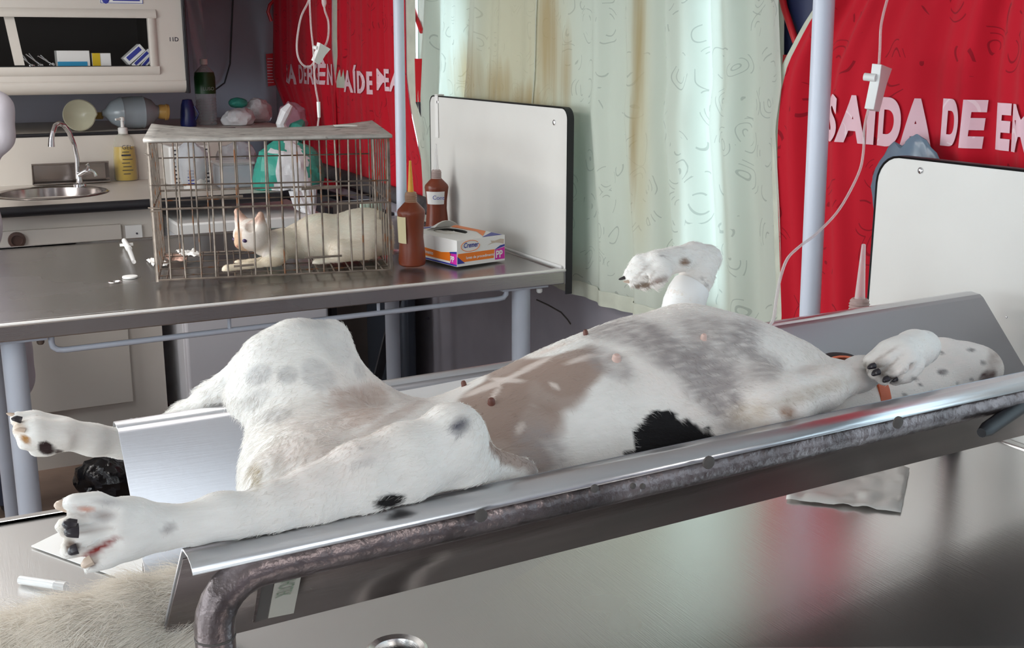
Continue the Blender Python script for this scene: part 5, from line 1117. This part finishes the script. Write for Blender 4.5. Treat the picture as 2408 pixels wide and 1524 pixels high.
    S.chain([(A(1603, 738, 1.19), 0.027), (A(1613, 700, 1.19), 0.0240), (A(1640, 650, 1.195), 0.0200), (A(1664, 610, 1.20), 0.0165)], 0.01)
    S.chain([(A(1664, 606, 1.20), 0.0165), (A(1630, 600, 1.195), 0.0160), (A(1580, 612, 1.19), 0.0155), (A(1545, 622, 1.185), 0.0185)], 0.008)
    S.cone(A(1612, 618, 1.18), A(1610, 622, 1.178), 0.008, 0.008, 0.008)
    for pts in ([(1545, 612, .012), (1505, 622, .012), (1482, 645, .0090)], [(1548, 622, .013), (1512, 640, .0135), (1492, 660, .0100)], [(1552, 634, .013), (1528, 652, .0130), (1515, 668, .0095)], [(1560, 640, .011), (1545, 656, .0110), (1540, 668, .0085)]):
        dy = {1545: .012, 1548: .004, 1552: -.006, 1560: -.014}[pts[0][0]]
        S.chain([(A(x, y, 1.185 + dy), r) for x, y, r in pts], 0.005)
    # near fore leg: elbow on the near rim, forearm to the right, wrist folded, paw hanging back to the left
    S.cone((0.80, 1.02, 1.03), A(1770, 965, 0.985), 0.070, 0.034, 0.04); S.cone((0.85, 1.03, 1.01), A(1800, 940, 0.995), 0.060, 0.032, 0.025)
    S.chain([(A(1800, 968, 0.975), 0.0290), (A(1850, 945, 0.98), 0.0270), (A(1930, 915, 1.0), 0.0250), (A(2020, 880, 1.03), 0.0200), (A(2110, 850, 1.045), 0.0175), (A(2170, 825, 1.045), 0.0180)], 0.015)
    S.cone(A(1868, 962, 0.962), A(1862, 966, 0.962), 0.010, 0.010, 0.012)
    S.chain([(A(2172, 815, 1.035), 0.0215), (A(2150, 822, 1.012), 0.0230), (A(2110, 838, 0.998), 0.0240)], 0.012)
    for pts in ([(2125, 812, .0130), (2085, 825, .0125), (2048, 850, .0100)], [(2125, 828, .0135), (2090, 850, .0140), (2060, 872, .0115)], [(2130, 848, .0135), (2105, 868, .0140), (2082, 888, .0110)], [(2150, 860, .0125), (2130, 878, .0120), (2105, 890, .0095)]):
        dy = {812: .012, 828: 0.0, 848: -.006, 860: 0.0}[pts[0][1]]
        S.chain([(A(x, y, 0.99 + dy), r) for x, y, r in pts], 0.004)
    for a_, b_ in (((262, 1212), (172, 1210)), ((250, 1247), (165, 1262)), ((262, 1280), (196, 1308))): S.cone(A(*a_, .8745), A(*b_, .8735), 0.0055, 0.0060, 0.004, 'cut')
    for a_, b_ in (((2110, 817), (2045, 862)), ((2122, 838), (2070, 886)), ((2140, 856), (2098, 900))): S.cone(A(*a_, .9770), A(*b_, .9780), 0.0040, 0.0055, 0.004, 'cut')
    for a_, b_ in (((1535, 620), (1478, 655)), ((1545, 636), (1503, 672)), ((1560, 642), (1530, 674))): S.cone(A(*a_, 1.1735), A(*b_, 1.1745), 0.0035, 0.0045, 0.004, 'cut')
    for yy in (0.878, 0.888, 0.898): S.cone(A(205, 1209, yy), A(120, 1207, yy), 0.0020, 0.0055, 0.004, 'cut'); S.cone(A(235, 1296, yy), A(172, 1330, yy), 0.0022, 0.0060, 0.004, 'cut'); S.cone(A(185, 1262, yy), A(130, 1266, yy), 0.0015, 0.0045, 0.004, 'cut')
    # neck and head, chin turned up
    S.chain([((1.05, mY(1.05), 0.975), 0.060), ((1.13, 1.118, 0.968), 0.057), ((1.18, 1.125, 0.962), 0.060)], 0.03)
    S.ell((1.185, 1.125, 0.962), (0.075, 0.062, 0.060), 0.02)
    S.chain([((1.20, 1.12, 0.975), 0.052), (A(2215, 870, 1.13), 0.042), (A(2262, 866, 1.135), 0.035), (A(2290, 866, 1.14), 0.033)], 0.02)
    S.ell(A(2288, 868, 1.135), (0.046, 0.036, 0.030), 0.015)
    S.ell(A(2306, 868, 1.13), (0.022, 0.028, 0.026), 0.012)
    S.cone(A(2300, 900, 1.10), A(2352, 893, 1.12), 0.003, 0.003, 0.005, 'cut')          # mouth line
    # keep clear of the trough steel
    def keep(X, Y, Z):
        s = (X - TO.x) / math.cos(TA); w = np.abs(Y - TO.y - math.tan(TA) * (X - TO.x)); inn = ((Z - VZ) * HW - w * (RZ - VZ)) / math.hypot(HW, RZ - VZ)
        top = Z - (RZ + 0.0025); out = np.where(w < HW, inn - 0.003, np.where(w < HW + FW + 0.004, top, np.minimum(0.05, np.maximum(top, w - HW - FW - 0.004))))
        return np.where(s > -0.002, out, 0.05)
    S.clip(keep)
    P, Q = S.mesh(); P = relax(P, Q, 2, 0.4); P, Q = drop_islands(P, Q)
    N = normals(P, Q); px, py = proj(P); cam_p = np.array([0, 0, CAMZ]); fac = ((cam_p - P) * N).sum(1) > -0.01
    nz = vnoise(P, 22); nz2 = vnoise(P, 70, 3); nf = vnoise(P * np.array([0.25, 1, 1]), 240, 5)
    white = np.array([0.85, 0.82, 0.78]); C = np.tile(white, (len(P), 1)) + (nz * 0.03)[:, None] + (nf * 0.045)[:, None] * np.array([1, 1, 1.05])
    pink = np.array([0.78, 0.62, 0.56])
    def mixc(mask, col): nonlocal C; mask = np.clip(mask, 0, 1)[:, None]; C = C * (1 - mask) + np.array(col) * mask
    def patch(cx, cy, rx, ry, ang, col, a=1.0, soft=0.35, warp=0.35, wf=nz, cond=None, st=0.35):
        t = math.radians(ang); dx, dy = px - cx, py - cy; u = dx * math.cos(t) + dy * math.sin(t); v = -dx * math.sin(t) + dy * math.cos(t)
        r = np.sqrt((u / rx) ** 2 + (v / ry) ** 2) + warp * wf + (0.10 if warp else 0) * nz2
        m = np.clip((1 + soft * 0.5 - r) / soft, 0, 1) * a * fac * np.clip(1 + (0 if a > 0.93 else st) * nf * 1.6, 0.2, 1.35)
        if cond is not None: m = m * cond
        mixc(m, col)
    g1, g2, br = (0.37, 0.33, 0.32), (0.42, 0.41, 0.41), (0.36, 0.265, 0.22)
    # thin-haired pink areas
    for c_ in ((1700, 880, 250, 150, 25), (900, 930, 220, 90, -20), (760, 1080, 130, 70, -20), (2140, 880, 260, 60, -10)): patch(*c_, pink, a=0.25, soft=1.0)
    body = (P[:, 1] > 0.97) | (px > 1150)
    # shaved grey-brown belly with pink veins
    for c_ in ((1160, 975, 110, 62, -25), (1290, 915, 105, 75, -20), (1340, 888, 70, 48, -20), (1095, 980, 45, 22, -28), (1230, 985, 110, 60, 0), (1210, 1050, 85, 50, 40), (1150, 935, 90, 40, -28), (1320, 850, 85, 24, -22), (1190, 880, 70, 22, -25)):
        patch(*c_, br, a=0.9, soft=0.25, warp=0.55, cond=body, st=0.0)
    for c_ in ((1150, 908, 60, 6, -22), (1185, 893, 40, 5, 4), (1165, 925, 22, 4, -60), (1305, 908, 14, 5, 35), (1372, 842, 42, 6, -18), (1250, 862, 60, 5, -26), (1300, 820, 50, 5, -20), (1225, 1005, 10, 18, 30)): patch(*c_, (0.78, 0.68, 0.62), a=.8, soft=.6, warp=.5, st=0)
    hairy = 0.55 + 0.9 * nf
    for c_, a in (((1560, 815, 180, 42, 25), .75), ((1620, 860, 110, 45, 40), .7), ((1700, 930, 45, 100, -15), .8), ((1470, 795, 100, 22, 10), .5), ((1740, 800, 50, 40, 20), .75), ((1680, 830, 110, 60, 35), .55), ((1270, 1060, 90, 50, 70), .6), ((1800, 860, 40, 30, 0), .5), ((1430, 850, 60, 26, 30), .5)):
        patch(*c_, g1, a=a, soft=0.7, warp=0.5, st=0.6)
    # grey spots on the thigh
    for c_, a in (((610, 880, 34, 26, -25), .55), ((678, 882, 26, 22, -10), .6), ((745, 885, 44, 34, 40), .45), ((790, 800, 40, 70, -35), .25), ((740, 760, 40, 14, 10), .3), ((845, 870, 14, 24, -20), .35), ((650, 975, 40, 14, -10), .35), ((600, 940, 36, 20, -30), .25), ((900, 880, 40, 14, 30), .3), ((960, 925, 50, 20, 20), .25), ((620, 925, 26, 14, 0), .2), ((530, 895, 20, 10, -50), .25)):
        patch(*c_, g2, a=a, soft=0.4)
    for c_, a in (((830, 950, 40, 34, 0), .6), ((880, 930, 40, 26, 20), .55), ((790, 945, 22, 30, 0), .4), ((860, 985, 50, 12, -25), .5), ((920, 985, 90, 12, -28), .4)): patch(*c_, (0.50, 0.37, 0.31), a=a, soft=0.5)
    # near leg marks
    patch(1080, 1002, 26, 20, -35, (0.10, 0.10, 0.13), a=.85, soft=.8); patch(920, 1178, 36, 15, -10, (0.012, 0.010, 0.010), a=1, soft=.35, cond=P[:, 1] < 1.0)
    patch(605, 1120, 12, 28, -5, (0.36, 0.28, 0.16), a=.7, soft=1); patch(850, 1055, 8, 4, -30, g1, a=.8); patch(850, 1090, 30, 10, -20, g2, a=.3)
    patch(398, 1243, 18, 10, -30, g1, a=.7, soft=.8); patch(240, 1213, 30, 12, 0, g1, a=.6, soft=.9); patch(245, 1180, 36, 8, 5, g1, a=.5, soft=.9)
    patch(232, 1290, 50, 8, -30, (0.28, 0.045, 0.04), a=1, soft=.8, warp=0); patch(170, 1290, 20, 14, 50, (0.07, 0.035, 0.03), a=.95, soft=.5); patch(212, 1328, 20, 8, 0, (0.09, 0.03, 0.02), a=.95, soft=.5)
    patch(200, 1196, 22, 7, 0, (0.68, 0.28, 0.18), a=.8, soft=.8); patch(150, 1250, 22, 50, 0, (0.45, 0.33, 0.22), a=.35, soft=.9)
    crease_shade = (0.36, 0.28, 0.24)  # fold shade and dirt painted into the coat along the toe grooves
    for c_ in ((212, 1211, 46, 3.5, 2), (215, 1250, 48, 3.5, -8), (2075, 838, 34, 3, -34), (2092, 862, 36, 3, -42), (2118, 880, 26, 3, -44), (1508, 640, 30, 2.5, -45), (1528, 656, 24, 2.5, -60)): patch(*c_, crease_shade, a=.6, soft=1.2, warp=.15)
    # far hind foot pads
    patch(108, 1054, 20, 15, 20, (0.035, 0.02, 0.02), a=1, soft=.3, warp=.1); patch(138, 1063, 10, 6, 0, (0.06, 0.035, 0.03), a=.95, soft=.5); patch(60, 1033, 14, 8, 40, (0.36, 0.16, 0.03), a=.9, soft=.6); patch(42, 1005, 18, 18, 0, (0.55, 0.36, 0.22), a=.5, soft=.9)
    # black back patch, nearest the rim
    tri = np.minimum.reduce([(px - 1510) * 0.80 + (1050 - py) * 0.0 + (py - 975) * 0.55 - 8, 0 * px + 60, (py - 968) * 1.0 - (px - 1560) * 0.42 + 6]) + nz2 * 16 + nf * 9
    mixc(np.clip(tri / 7, 0, 1) * ((px > 1490) & (px < 1715) & (py > 965)) * (P[:, 1] < mY(0.7)) * (P[:, 0] < 0.80), (0.008, 0.007, 0.008))
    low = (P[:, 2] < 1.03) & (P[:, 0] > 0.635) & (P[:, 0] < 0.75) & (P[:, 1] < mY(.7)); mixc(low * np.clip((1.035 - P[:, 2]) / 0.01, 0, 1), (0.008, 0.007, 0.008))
    # fore legs
    patch(1850, 968, 22, 14, 20, (0.34, 0.19, 0.12), a=.85, soft=.9); patch(1900, 925, 110, 18, -18, (0.42, 0.33, 0.24), a=.45, soft=.8); patch(1760, 975, 50, 30, -10, (0.62, 0.50, 0.36), a=.4, soft=1)
    patch(2075, 872, 26, 20, 30, (0.16, 0.13, 0.11), a=.75, soft=.9); patch(2095, 892, 26, 10, 10, (0.05, 0.035, 0.03), a=.9, soft=.6); patch(2040, 862, 16, 14, 0, (0.2, 0.17, 0.14), a=.6, soft=.8)
    patch(1510, 672, 24, 7, -8, (0.14, 0.09, 0.06), a=.95, soft=.5); patch(1548, 660, 20, 7, -20, (0.25, 0.17, 0.14), a=.8, soft=.6); patch(1610, 616, 12, 10, 0, (0.24, 0.15, 0.10), a=.8, soft=.8); patch(1555, 602, 6, 3, 0, g1, a=.9); patch(1660, 670, 6, 4, 0, g1, a=.6); patch(1650, 655, 5, 4, 0, g1, a=.6)
    # freckled muzzle with dark lip
    for c_ in ((2150, 890, 9, 5, 10), (2217, 875, 11, 6, 0), (2285, 893, 5, 3, 0), (2192, 920, 5, 3, -20), (2128, 930, 7, 4, 0), (2165, 905, 6, 3, 0), (2285, 823, 10, 4, 0), (2313, 853, 7, 5, 0), (2252, 902, 4, 3, 0), (2215, 830, 5, 5, 0)): patch(*c_, (0.14, 0.12, 0.12), a=.75, soft=.8, warp=.3)
    patch(2325, 885, 24, 14, -40, (0.09, 0.05, 0.05), a=.9, soft=.5); patch(2335, 850, 16, 30, 0, (0.36, 0.28, 0.24), a=.55, soft=.8)
    C = np.clip(C, 0.004, 0.9)
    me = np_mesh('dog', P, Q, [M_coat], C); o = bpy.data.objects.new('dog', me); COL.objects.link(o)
    tag(o, 'white dog with grey and black patches lying on its back in the steel trough', 'dog')
    # short coat
    legy = P[:, 1]
    shaved = ((px > 1040) & (px < 1420) & (py > 840) & (py < 1080) & (P[:, 1] > 0.99))
    wt = np.where(shaved, 0.12, 1.0) * np.where(((P[:, 0] < 0.15)), 0.8, 1.0) * np.where(P[:, 2] < 0.93, 0.1, 1)
    def dirf(p):
        d = np.tile(np.array([-0.55, 0.0, -0.35]), (len(p), 1)); d[:, 1] += np.sign(p[:, 1] - 1.10) * 0.25
        chest = (p[:, 0] > 0.55) & (p[:, 0] < 0.95) & (p[:, 2] > 1.0); d[chest] = np.array([0.55, -0.3, -0.55])
        d += 0.25 * np.stack([np.sin(p[:, 1] * 60), np.cos(p[:, 0] * 50), np.sin(p[:, 0] * 40)], 1); return d
    def lenf(p):
        l = np.full(len(p), 0.0075); l[(p[:, 0] < 0.36) & (p[:, 2] < 1.09) & (p[:, 0] > 0.22) & (p[:, 1] > 0.97)] = 0.015
        l[(p[:, 0] < 0.2)] = 0.0035; l[(p[:, 0] > 0.99)] = 0.004; return l
    fur('coat_hair', P, Q, np.clip(C * 1.03, 0, 0.92), 70000, lenf, 0.00030, dirf, M_hair, o, weight=wt, lift=0.22)
    # teats, claws, nose, ear, tail
    def surf(x, y, depth=0.0):            # nearest surface vertex to the camera at a pixel
        d2 = (px - x) ** 2 + (py - y) ** 2; cand = np.where((d2 < 36) & fac)[0]
        i = cand[np.argmin(np.linalg.norm(P[cand] - cam_p, axis=1))] if len(cand) else int(np.argmin(d2)); return Vector(P[i]), Vector(N[i]) if N[i] @ (cam_p - P[i]) > 0 else -Vector(N[i])
    M_teat = mat('teat_dark', (0.14, 0.045, 0.03), 0.5); M_teatp = mat('teat_pink', (0.66, 0.46, 0.40), 0.5)
    for x, y, r, m in ((1155, 944, 0.0040, M_teat), (1088, 903, 0.0030, M_teat), (1452, 840, 0.0050, M_teatp), (1652, 791, 0.0038, M_teatp), (1376, 782, 0.0030, M_teat)):
        c, n = surf(x, y); up = (n + Vector((0, 0, 0.8))).normalized()
        part('nipple', B().lathe([(r * 1.3, -0.003), (r, 0.001), (r * 0.95, 0.004), (r * 0.6, 0.0058), (0, 0.0062)], c, 14, axis=up), m, o)
    def claw(p0, p1, r, m=M_claw): part('claw', B().tube([p0, p0.lerp(p1, .5) + Vector((0, 0, 0.0006)), p0.lerp(p1, .85), p1], [r, r * .9, r * .6, r * .2], 8), m, o)
    for (x0, y0, x1, y1, Y, r, m) in ((160, 1191, 127, 1188, .889, .0052, M_claw), (176, 1236, 146, 1232, .872, .0052, M_clawd), (184, 1248, 150, 1254, .870, .0060, M_clawd), (182, 1290, 160, 1302, .873, .0045, M_clawd), (216, 1316, 192, 1334, .876, .0045, M_claw),
                                  (46, 982, 15, 972, 1.316, .0028, M_claw), (50, 988, 26, 984, 1.299, .0040, M_clawd), (58, 1012, 34, 1010, 1.288, .0028, M_claw),
                                  (1480, 652, 1455, 657, 1.197, .0026, M_clawd), (1486, 664, 1466, 662, 1.189, .0024, M_claw), (2056, 860, 2040, 866, .985, .0040, M_clawd), (2066, 874, 2050, 882, .978, .0044, M_clawd), (2088, 890, 2076, 898, .976, .0040, M_clawd), (2108, 891, 2098, 897, .982, .0032, M_clawd)):
        claw(at(x0, y0, Y), at(x1, y1, Y), r, m)
    nn = at(2324, 880, 1.135); part('nose', B().ball(nn + Vector((0.006, 0, -0.012)), (0.014, 0.019, 0.015), 16), M_clawd, o)
    ea = part('ear', crumple(tuple(at(1975, 849, 1.195)), (0.030, 0.030, 0.010), 71, n=24, amp=0.1, f=12), mat('ear_black', (0.012, 0.010, 0.012), 0.7), o)
    for sg in (-1, 1): part('eye', B().ball((1.235, 1.125 + sg * 0.040, 0.935), 0.010, 12), M_clawd, o)
    # tail: fluffy, leaving the trough's low end and lying on the table
    T = [(0.27, 1.075, 0.915, .016), (0.20, 1.068, 0.910, .022), (0.15, 1.066, 0.905, .026), (0.09, 1.068, 0.897, .028), (0.02, 1.09, 0.880, .028), (-0.05, 1.12, 0.855, .026), (-0.12, 1.15, 0.836, .018)]
    St = Sdf((-0.18, 1.0, 0.79), (0.31, 1.2, 0.96), 0.004); St.chain([((x, y, z), r) for x, y, z, r in T], 0.01); TP, TQ = St.mesh()
    tn = vnoise(TP, 25, 2); TC = np.tile(np.array([0.86, 0.80, 0.72]), (len(TP), 1)) + tn[:, None] * 0.06
    tm = part('tail', np_mesh('tail', TP, TQ, [M_coat], TC), None, o)
    def tdir(p):
        d = np.tile(np.array([-0.8, -0.25, -0.05]), (len(p), 1)); xc = np.interp(p[:, 0], [q[0] for q in T[::-1]], [q[1] for q in T[::-1]]); zc = np.interp(p[:, 0], [q[0] for q in T[::-1]], [q[2] for q in T[::-1]])
        d[:, 1] += (p[:, 1] - xc) * np.where(p[:, 0] > 0.13, 1, 18); d[:, 2] += np.maximum(p[:, 2] - zc, -0.005) * 18; return d
    fur('tail_fur', TP, TQ, np.clip(TC * 1.08, 0, .95), 65000, lambda p: np.full(len(p), 0.048), 0.00022, tdir, M_hair, o, lift=0.8, jit=0.26, seg=5, weight=np.where(TP[:, 0] > 0.21, 0.0, 1.0), curl=0.15)
    return o
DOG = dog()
# bandage cuff on the far fore leg and the orange collar
b = B().tube([at(1605, 738, 1.19), at(1609, 712, 1.19), at(1618, 688, 1.19), at(1626, 674, 1.192)], [0.0285, 0.0275, 0.0262, 0.0250], 28)
tag(part('bandage', b, mat('tape_white', (0.86, 0.85, 0.84), 0.45), origin=tuple(at(1612, 712, 1.19))), 'smooth white tape cuff around the raised far fore leg of the dog', 'bandage')
b = B(); cc, ax = Vector((1.072, 1.115, 0.980)), Vector((1, 0.12, -0.25)).normalized()
b.lathe([(0.0640, -0.011), (0.0665, -0.011), (0.0665, 0.011), (0.0640, 0.011), (0.0640, -0.011)], cc, 40, axis=ax, cap=False)
tag(part('collar', b, mat('collar_orange', (0.62, 0.13, 0.05), 0.6, var=0.15, vscale=30), origin=tuple(cc)), 'orange collar around the neck of the dog', 'collar')

# ------------------------------------------------------------------ the cat
def cat():
    fl = 0.828
    A = lambda px, py, Y: tuple(at(px, py, Y))
    S = Sdf((0.68, 3.10, 0.815), (1.26, 3.62, 1.05), 0.0034)
    Yc = 3.33
    # crouched body
    S.chain([(A(700, 568, Yc + .03), 0.052), (A(760, 560, Yc + .02), 0.062), (A(825, 558, Yc + .01), 0.070), (A(875, 560, Yc), 0.068), (A(898, 572, Yc + .01), 0.056)], 0.03)
    S.ell(A(860, 540, Yc), (0.075, 0.075, 0.062), 0.03); S.ell(A(745, 545, Yc + .02), (0.06, 0.055, 0.045), 0.03)
    S.cone(A(800, 595, Yc - .07), A(850, 600, Yc - .06), 0.036, 0.046, 0.02); S.cone(A(800, 618, Yc - .085), A(745, 622, Yc - .09), 0.018, 0.015, 0.012)      # haunch and hind foot
    S.chain([(A(660, 575, Yc), 0.046), (A(620, 575, Yc - .02), 0.034)], 0.03)                                   # chest, neck
    S.cone(A(650, 600, Yc - .05), A(630, 620, Yc - .06), 0.030, 0.024, 0.015)
    S.chain([(A(640, 625, Yc - .06), 0.018), (A(580, 630, Yc - .075), 0.0150), (A(535, 636, Yc - .085), 0.0165)], 0.01)
    S.chain([(A(650, 610, Yc + .04), 0.018), (A(590, 622, Yc + .03), 0.0145), (A(560, 624, Yc + .03), 0.016)], 0.01)
    hc = Vector(at(592, 552, Yc - .03)); S.ell(hc, (0.053, 0.053, 0.047), 0.015)
    fd = Vector((-0.88, -0.42, -0.30)).normalized()                                                            # facing direction
    sd = Vector((0, 0, 1)).cross(fd).normalized(); up = fd.cross(sd).normalized()
    S.ell(hc + fd * 0.036 - up * 0.012, (0.024, 0.022, 0.018), 0.014); S.cone(hc + fd * 0.03 + up * 0.010, hc + fd * 0.052 - up * 0.004, 0.014, 0.009, 0.012)
    for sg in (-1, 1): S.ell(hc + sd * sg * 0.026 + fd * 0.015 - up * 0.016, (0.022, 0.022, 0.018), 0.015)
    for sg in (-1, 1):
        b0 = hc + sd * sg * 0.031 + up * 0.024 - fd * 0.006; tip = hc + sd * sg * 0.052 + up * 0.064 - fd * 0.012
        S.cone(b0, tip, 0.025, 0.007, 0.008); S.cone(b0 + sd * sg * 0.012, tip, 0.018, 0.006, 0.008)
        S.cone(b0 + fd * 0.024 + up * 0.012, tip + fd * 0.012 - up * 0.008, 0.015, 0.003, 0.004, 'cut')
    S.chain([(A(900, 600, Yc + .04), 0.024), (A(925, 600, Yc + .12), 0.018), (A(905, 612, Yc + .20), 0.015), (A(850, 610, Yc + .22), 0.013)], 0.015)   # tail curled behind
    S.clip(lambda X, Y, Z: Z + 0 * X + 0 * Y - fl)
    P, Q = S.mesh(); P = relax(P, Q, 1, 0.4); P, Q = drop_islands(P, Q)
    nz = vnoise(P, 30); N = normals(P, Q); px, py = proj(P)
    C = np.tile(np.array([0.86, 0.79, 0.68]), (len(P), 1)) + nz[:, None] * 0.05
    hd = np.array(hc); f3, s3, u3 = np.array(fd), np.array(sd), np.array(up); L = P - hd; lf, ls, lu = L @ f3, L @ s3, L @ u3
    def mx(m, col): nonlocal C; m = np.clip(m, 0, 1)[:, None]; C = C * (1 - m) + np.array(col) * m
    head = np.linalg.norm(L, axis=1) < 0.075
    mx(head * 0.7, (0.76, 0.70, 0.66)); mx(head * np.clip((lf - 0.034) / 0.012, 0, 1) * (np.abs(ls) < 0.016) * 0.75, (0.55, 0.32, 0.16))
    mx(np.clip((lu - 0.036) / 0.015, 0, 1) * (np.abs(ls) > 0.012) * (np.linalg.norm(L, axis=1) < 0.10) * 0.75, (0.52, 0.28, 0.20))
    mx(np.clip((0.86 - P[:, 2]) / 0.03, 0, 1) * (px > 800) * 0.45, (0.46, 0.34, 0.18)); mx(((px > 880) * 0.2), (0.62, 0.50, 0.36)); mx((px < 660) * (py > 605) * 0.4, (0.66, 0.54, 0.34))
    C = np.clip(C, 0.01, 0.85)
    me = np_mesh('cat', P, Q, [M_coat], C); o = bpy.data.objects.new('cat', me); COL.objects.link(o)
    tag(o, 'cream white cat with pink ears crouching in the wire cage and facing left', 'cat')
    def dirf(p): d = np.tile(np.array([0.9, 0.1, -0.35]), (len(p), 1)); return d
    fur('coat_hair', P, Q, np.clip(C * 1.04, 0, .9), 26000, lambda p: np.where(p[:, 0] < 0.86, 0.006, 0.012), 0.00035, dirf, M_hair, o, lift=0.35)
    for sg in (-1, 1):
        e = hc + fd * 0.0455 + sd * sg * 0.0225 + up * 0.004
        part('eye', B().ball(e, (0.0075, 0.0075, 0.006), 14), mat('cat_eye', (0.05, 0.03, 0.10), 0.1), o)
    part('nose', B().ball(hc + fd * 0.061 - up * 0.008, (0.0045, 0.0055, 0.004), 10), mat('cat_nose', (0.62, 0.30, 0.22), 0.5), o)
    rc = hc - fd * 0.028 - up * 0.038
    tag(part('cat_collar', B().tube([rc + (sd * math.cos(a) + (fd * 0.55 - up * 0.83) .cross(sd).normalized() * math.sin(a)) * 0.036 for a in np.linspace(0, 6.283, 32)], 0.0028, 8), mat('collar_purple', (0.22, 0.03, 0.30), 0.4), origin=tuple(rc)), 'thin purple collar around the neck of the cream cat', 'collar')
    return o
CAT = cat()

# ------------------------------------------------------------------ the person at the left edge, white coat, working at the sink
def person():
    M_coatw = mat('coat_white', (0.66, 0.63, 0.70), 0.8, var=0.05, vscale=5, bump=0.15, bscale=20); M_skin = mat('skin', (0.55, 0.33, 0.24), 0.55); M_hairp = mat('hair_dark', (0.02, 0.014, 0.01), 0.6, bump=0.5, bscale=80)
    el = at(14, 318, 4.30); X0, Y0 = 0.07, 4.30
    t = thing('person', 'person in a white coat with a bent elbow standing at the sink', 'person', (X0, Y0, FZ))
    S = Sdf((X0 - .34, Y0 - .30, -.2), (X0 + .40, Y0 + .42, 1.36), 0.011)
    S.ell((X0, Y0, 1.12), (0.165, 0.105, 0.20), 0.05); S.ell((X0, Y0, 0.86), (0.150, 0.105, 0.16), 0.05); S.ell((X0, Y0, 0.62), (0.175, 0.125, 0.16), 0.05)
    S.cone((X0 - .08, Y0, 0.6), (X0 - .09, Y0 - .01, 0.32), 0.105, 0.115, 0.05); S.cone((X0 + .08, Y0, 0.6), (X0 + .09, Y0 - .01, 0.32), 0.105, 0.115, 0.05); S.ell((X0, Y0 - .02, 0.42), (0.19, 0.13, 0.14), 0.04)
    for sg in (-1, 1):
        sh = (X0 + sg * 0.160, Y0, 1.245); e = (el.x - 0.03, Y0 - 0.0, el.z) if sg > 0 else (X0 - 0.25, Y0, 1.0); h = (X0 + sg * 0.12, Y0 + 0.26, 1.06 if sg > 0 else 1.04)
        S.cone(sh, e, 0.066, 0.058, 0.04); S.cone(e, h, 0.056, 0.040, 0.02)
    S.cone((X0, Y0, 1.27), (X0, Y0, 1.32), 0.075, 0.055, 0.04)
    P, Q = S.mesh(); part('coat', np_mesh('coat', relax(P, Q, 1), Q, [M_coatw]), None, t)
    S = Sdf((X0 - .24, Y0 - .14, 1.24), (X0 + .24, Y0 + .16, 1.60), 0.006)
    S.cone((X0, Y0, 1.25), (X0, Y0 + .01, 1.36), 0.048, 0.046, 0.01); S.ell((X0, Y0 + .012, 1.435), (0.068, 0.083, 0.095), 0.02); S.ell((X0, Y0 + .04, 1.385), (0.045, 0.05, 0.045), 0.03)
    S.cone((X0, Y0 + .088, 1.44), (X0, Y0 + .104, 1.412), 0.008, 0.012, 0.012)
    for sg in (-1, 1): S.ell((X0 + sg * .071, Y0 + .01, 1.43), (0.008, 0.018, 0.028), 0.006); S.ell((X0 + sg * .027, Y0 + .088, 1.447), (0.014, 0.012, 0.009), 0.008, op='cut')
    S.cone((X0 - .02, Y0 + .092, 1.385), (X0 + .02, Y0 + .092, 1.385), 0.005, 0.005, 0.005)
    P, Q = S.mesh(); hd = part('head', np_mesh('head', P, Q, [M_skin]), None, t)
    for sg in (-1, 1): part('eye', B().ball((X0 + sg * .027, Y0 + .082, 1.446), 0.010, 10), M_white, hd)
    S = Sdf((X0 - .12, Y0 - .14, 1.30), (X0 + .12, Y0 + .14, 1.60), 0.006); S.ell((X0, Y0 - .004, 1.452), (0.078, 0.088, 0.098), 0.01); S.ell((X0, Y0 + .10, 1.40), (0.07, 0.07, 0.085), 0.01, op='cut'); S.ell((X0, Y0 - .10, 1.45), (0.035, 0.035, 0.035), 0.02)
    P, Q = S.mesh(); part('hair', np_mesh('hair', P, Q, [M_hairp]), None, t)
    for sg in (-1, 1):                        # hands with five fingers
        hx, hy, hz = X0 + sg * 0.12, Y0 + 0.26, 1.06 if sg > 0 else 1.04
        S = Sdf((hx - .08, hy - .03, hz - .10), (hx + .08, hy + .18, hz + .06), 0.0035); S.cone((hx, hy - .01, hz), (hx, hy + .03, hz - .003), 0.026, 0.028, 0.01); S.ell((hx, hy + .06, hz - .01), (0.040, 0.045, 0.015), 0.012)
        for k, ln in enumerate((0.062, 0.074, 0.070, 0.055)):
            a = Vector((hx + (k - 1.5) * 0.019 * -sg, hy + .095, hz - .012)); b_ = a + Vector((0, ln * .55, -0.006)); S.cone(a, b_, 0.0088, 0.0082, 0.004); S.cone(b_, b_ + Vector((0, ln * .35, -ln * .3)), 0.0082, 0.0070, 0.003)
        a = Vector((hx + sg * -0.034, hy + .04, hz - .01)); S.cone(a, a + Vector((-sg * .025, .03, -.006)), 0.011, 0.010, 0.008); S.cone(a + Vector((-sg * .025, .03, -.006)), a + Vector((-sg * .03, .06, -.014)), 0.0095, 0.008, 0.003)
        P, Q = S.mesh(); part('hand', np_mesh('hand', P, Q, [M_skin]), None, t)
    M_tr = mat('trousers', (0.03, 0.035, 0.06), 0.8); M_sh = mat('shoe', (0.02, 0.02, 0.02), 0.5)
    for sg in (-1, 1):
        part('trouser_leg', B().tube([(X0 + sg * .085, Y0, 0.32), (X0 + sg * .085, Y0, 0.0), (X0 + sg * .085, Y0, FZ + 0.05)], [0.078, 0.06, 0.055], 16), M_tr, t)
        part('shoe', B().ball((X0 + sg * .085, Y0 + .045, FZ + 0.035), (0.045, 0.13, 0.034), 16), M_sh, t)
person()
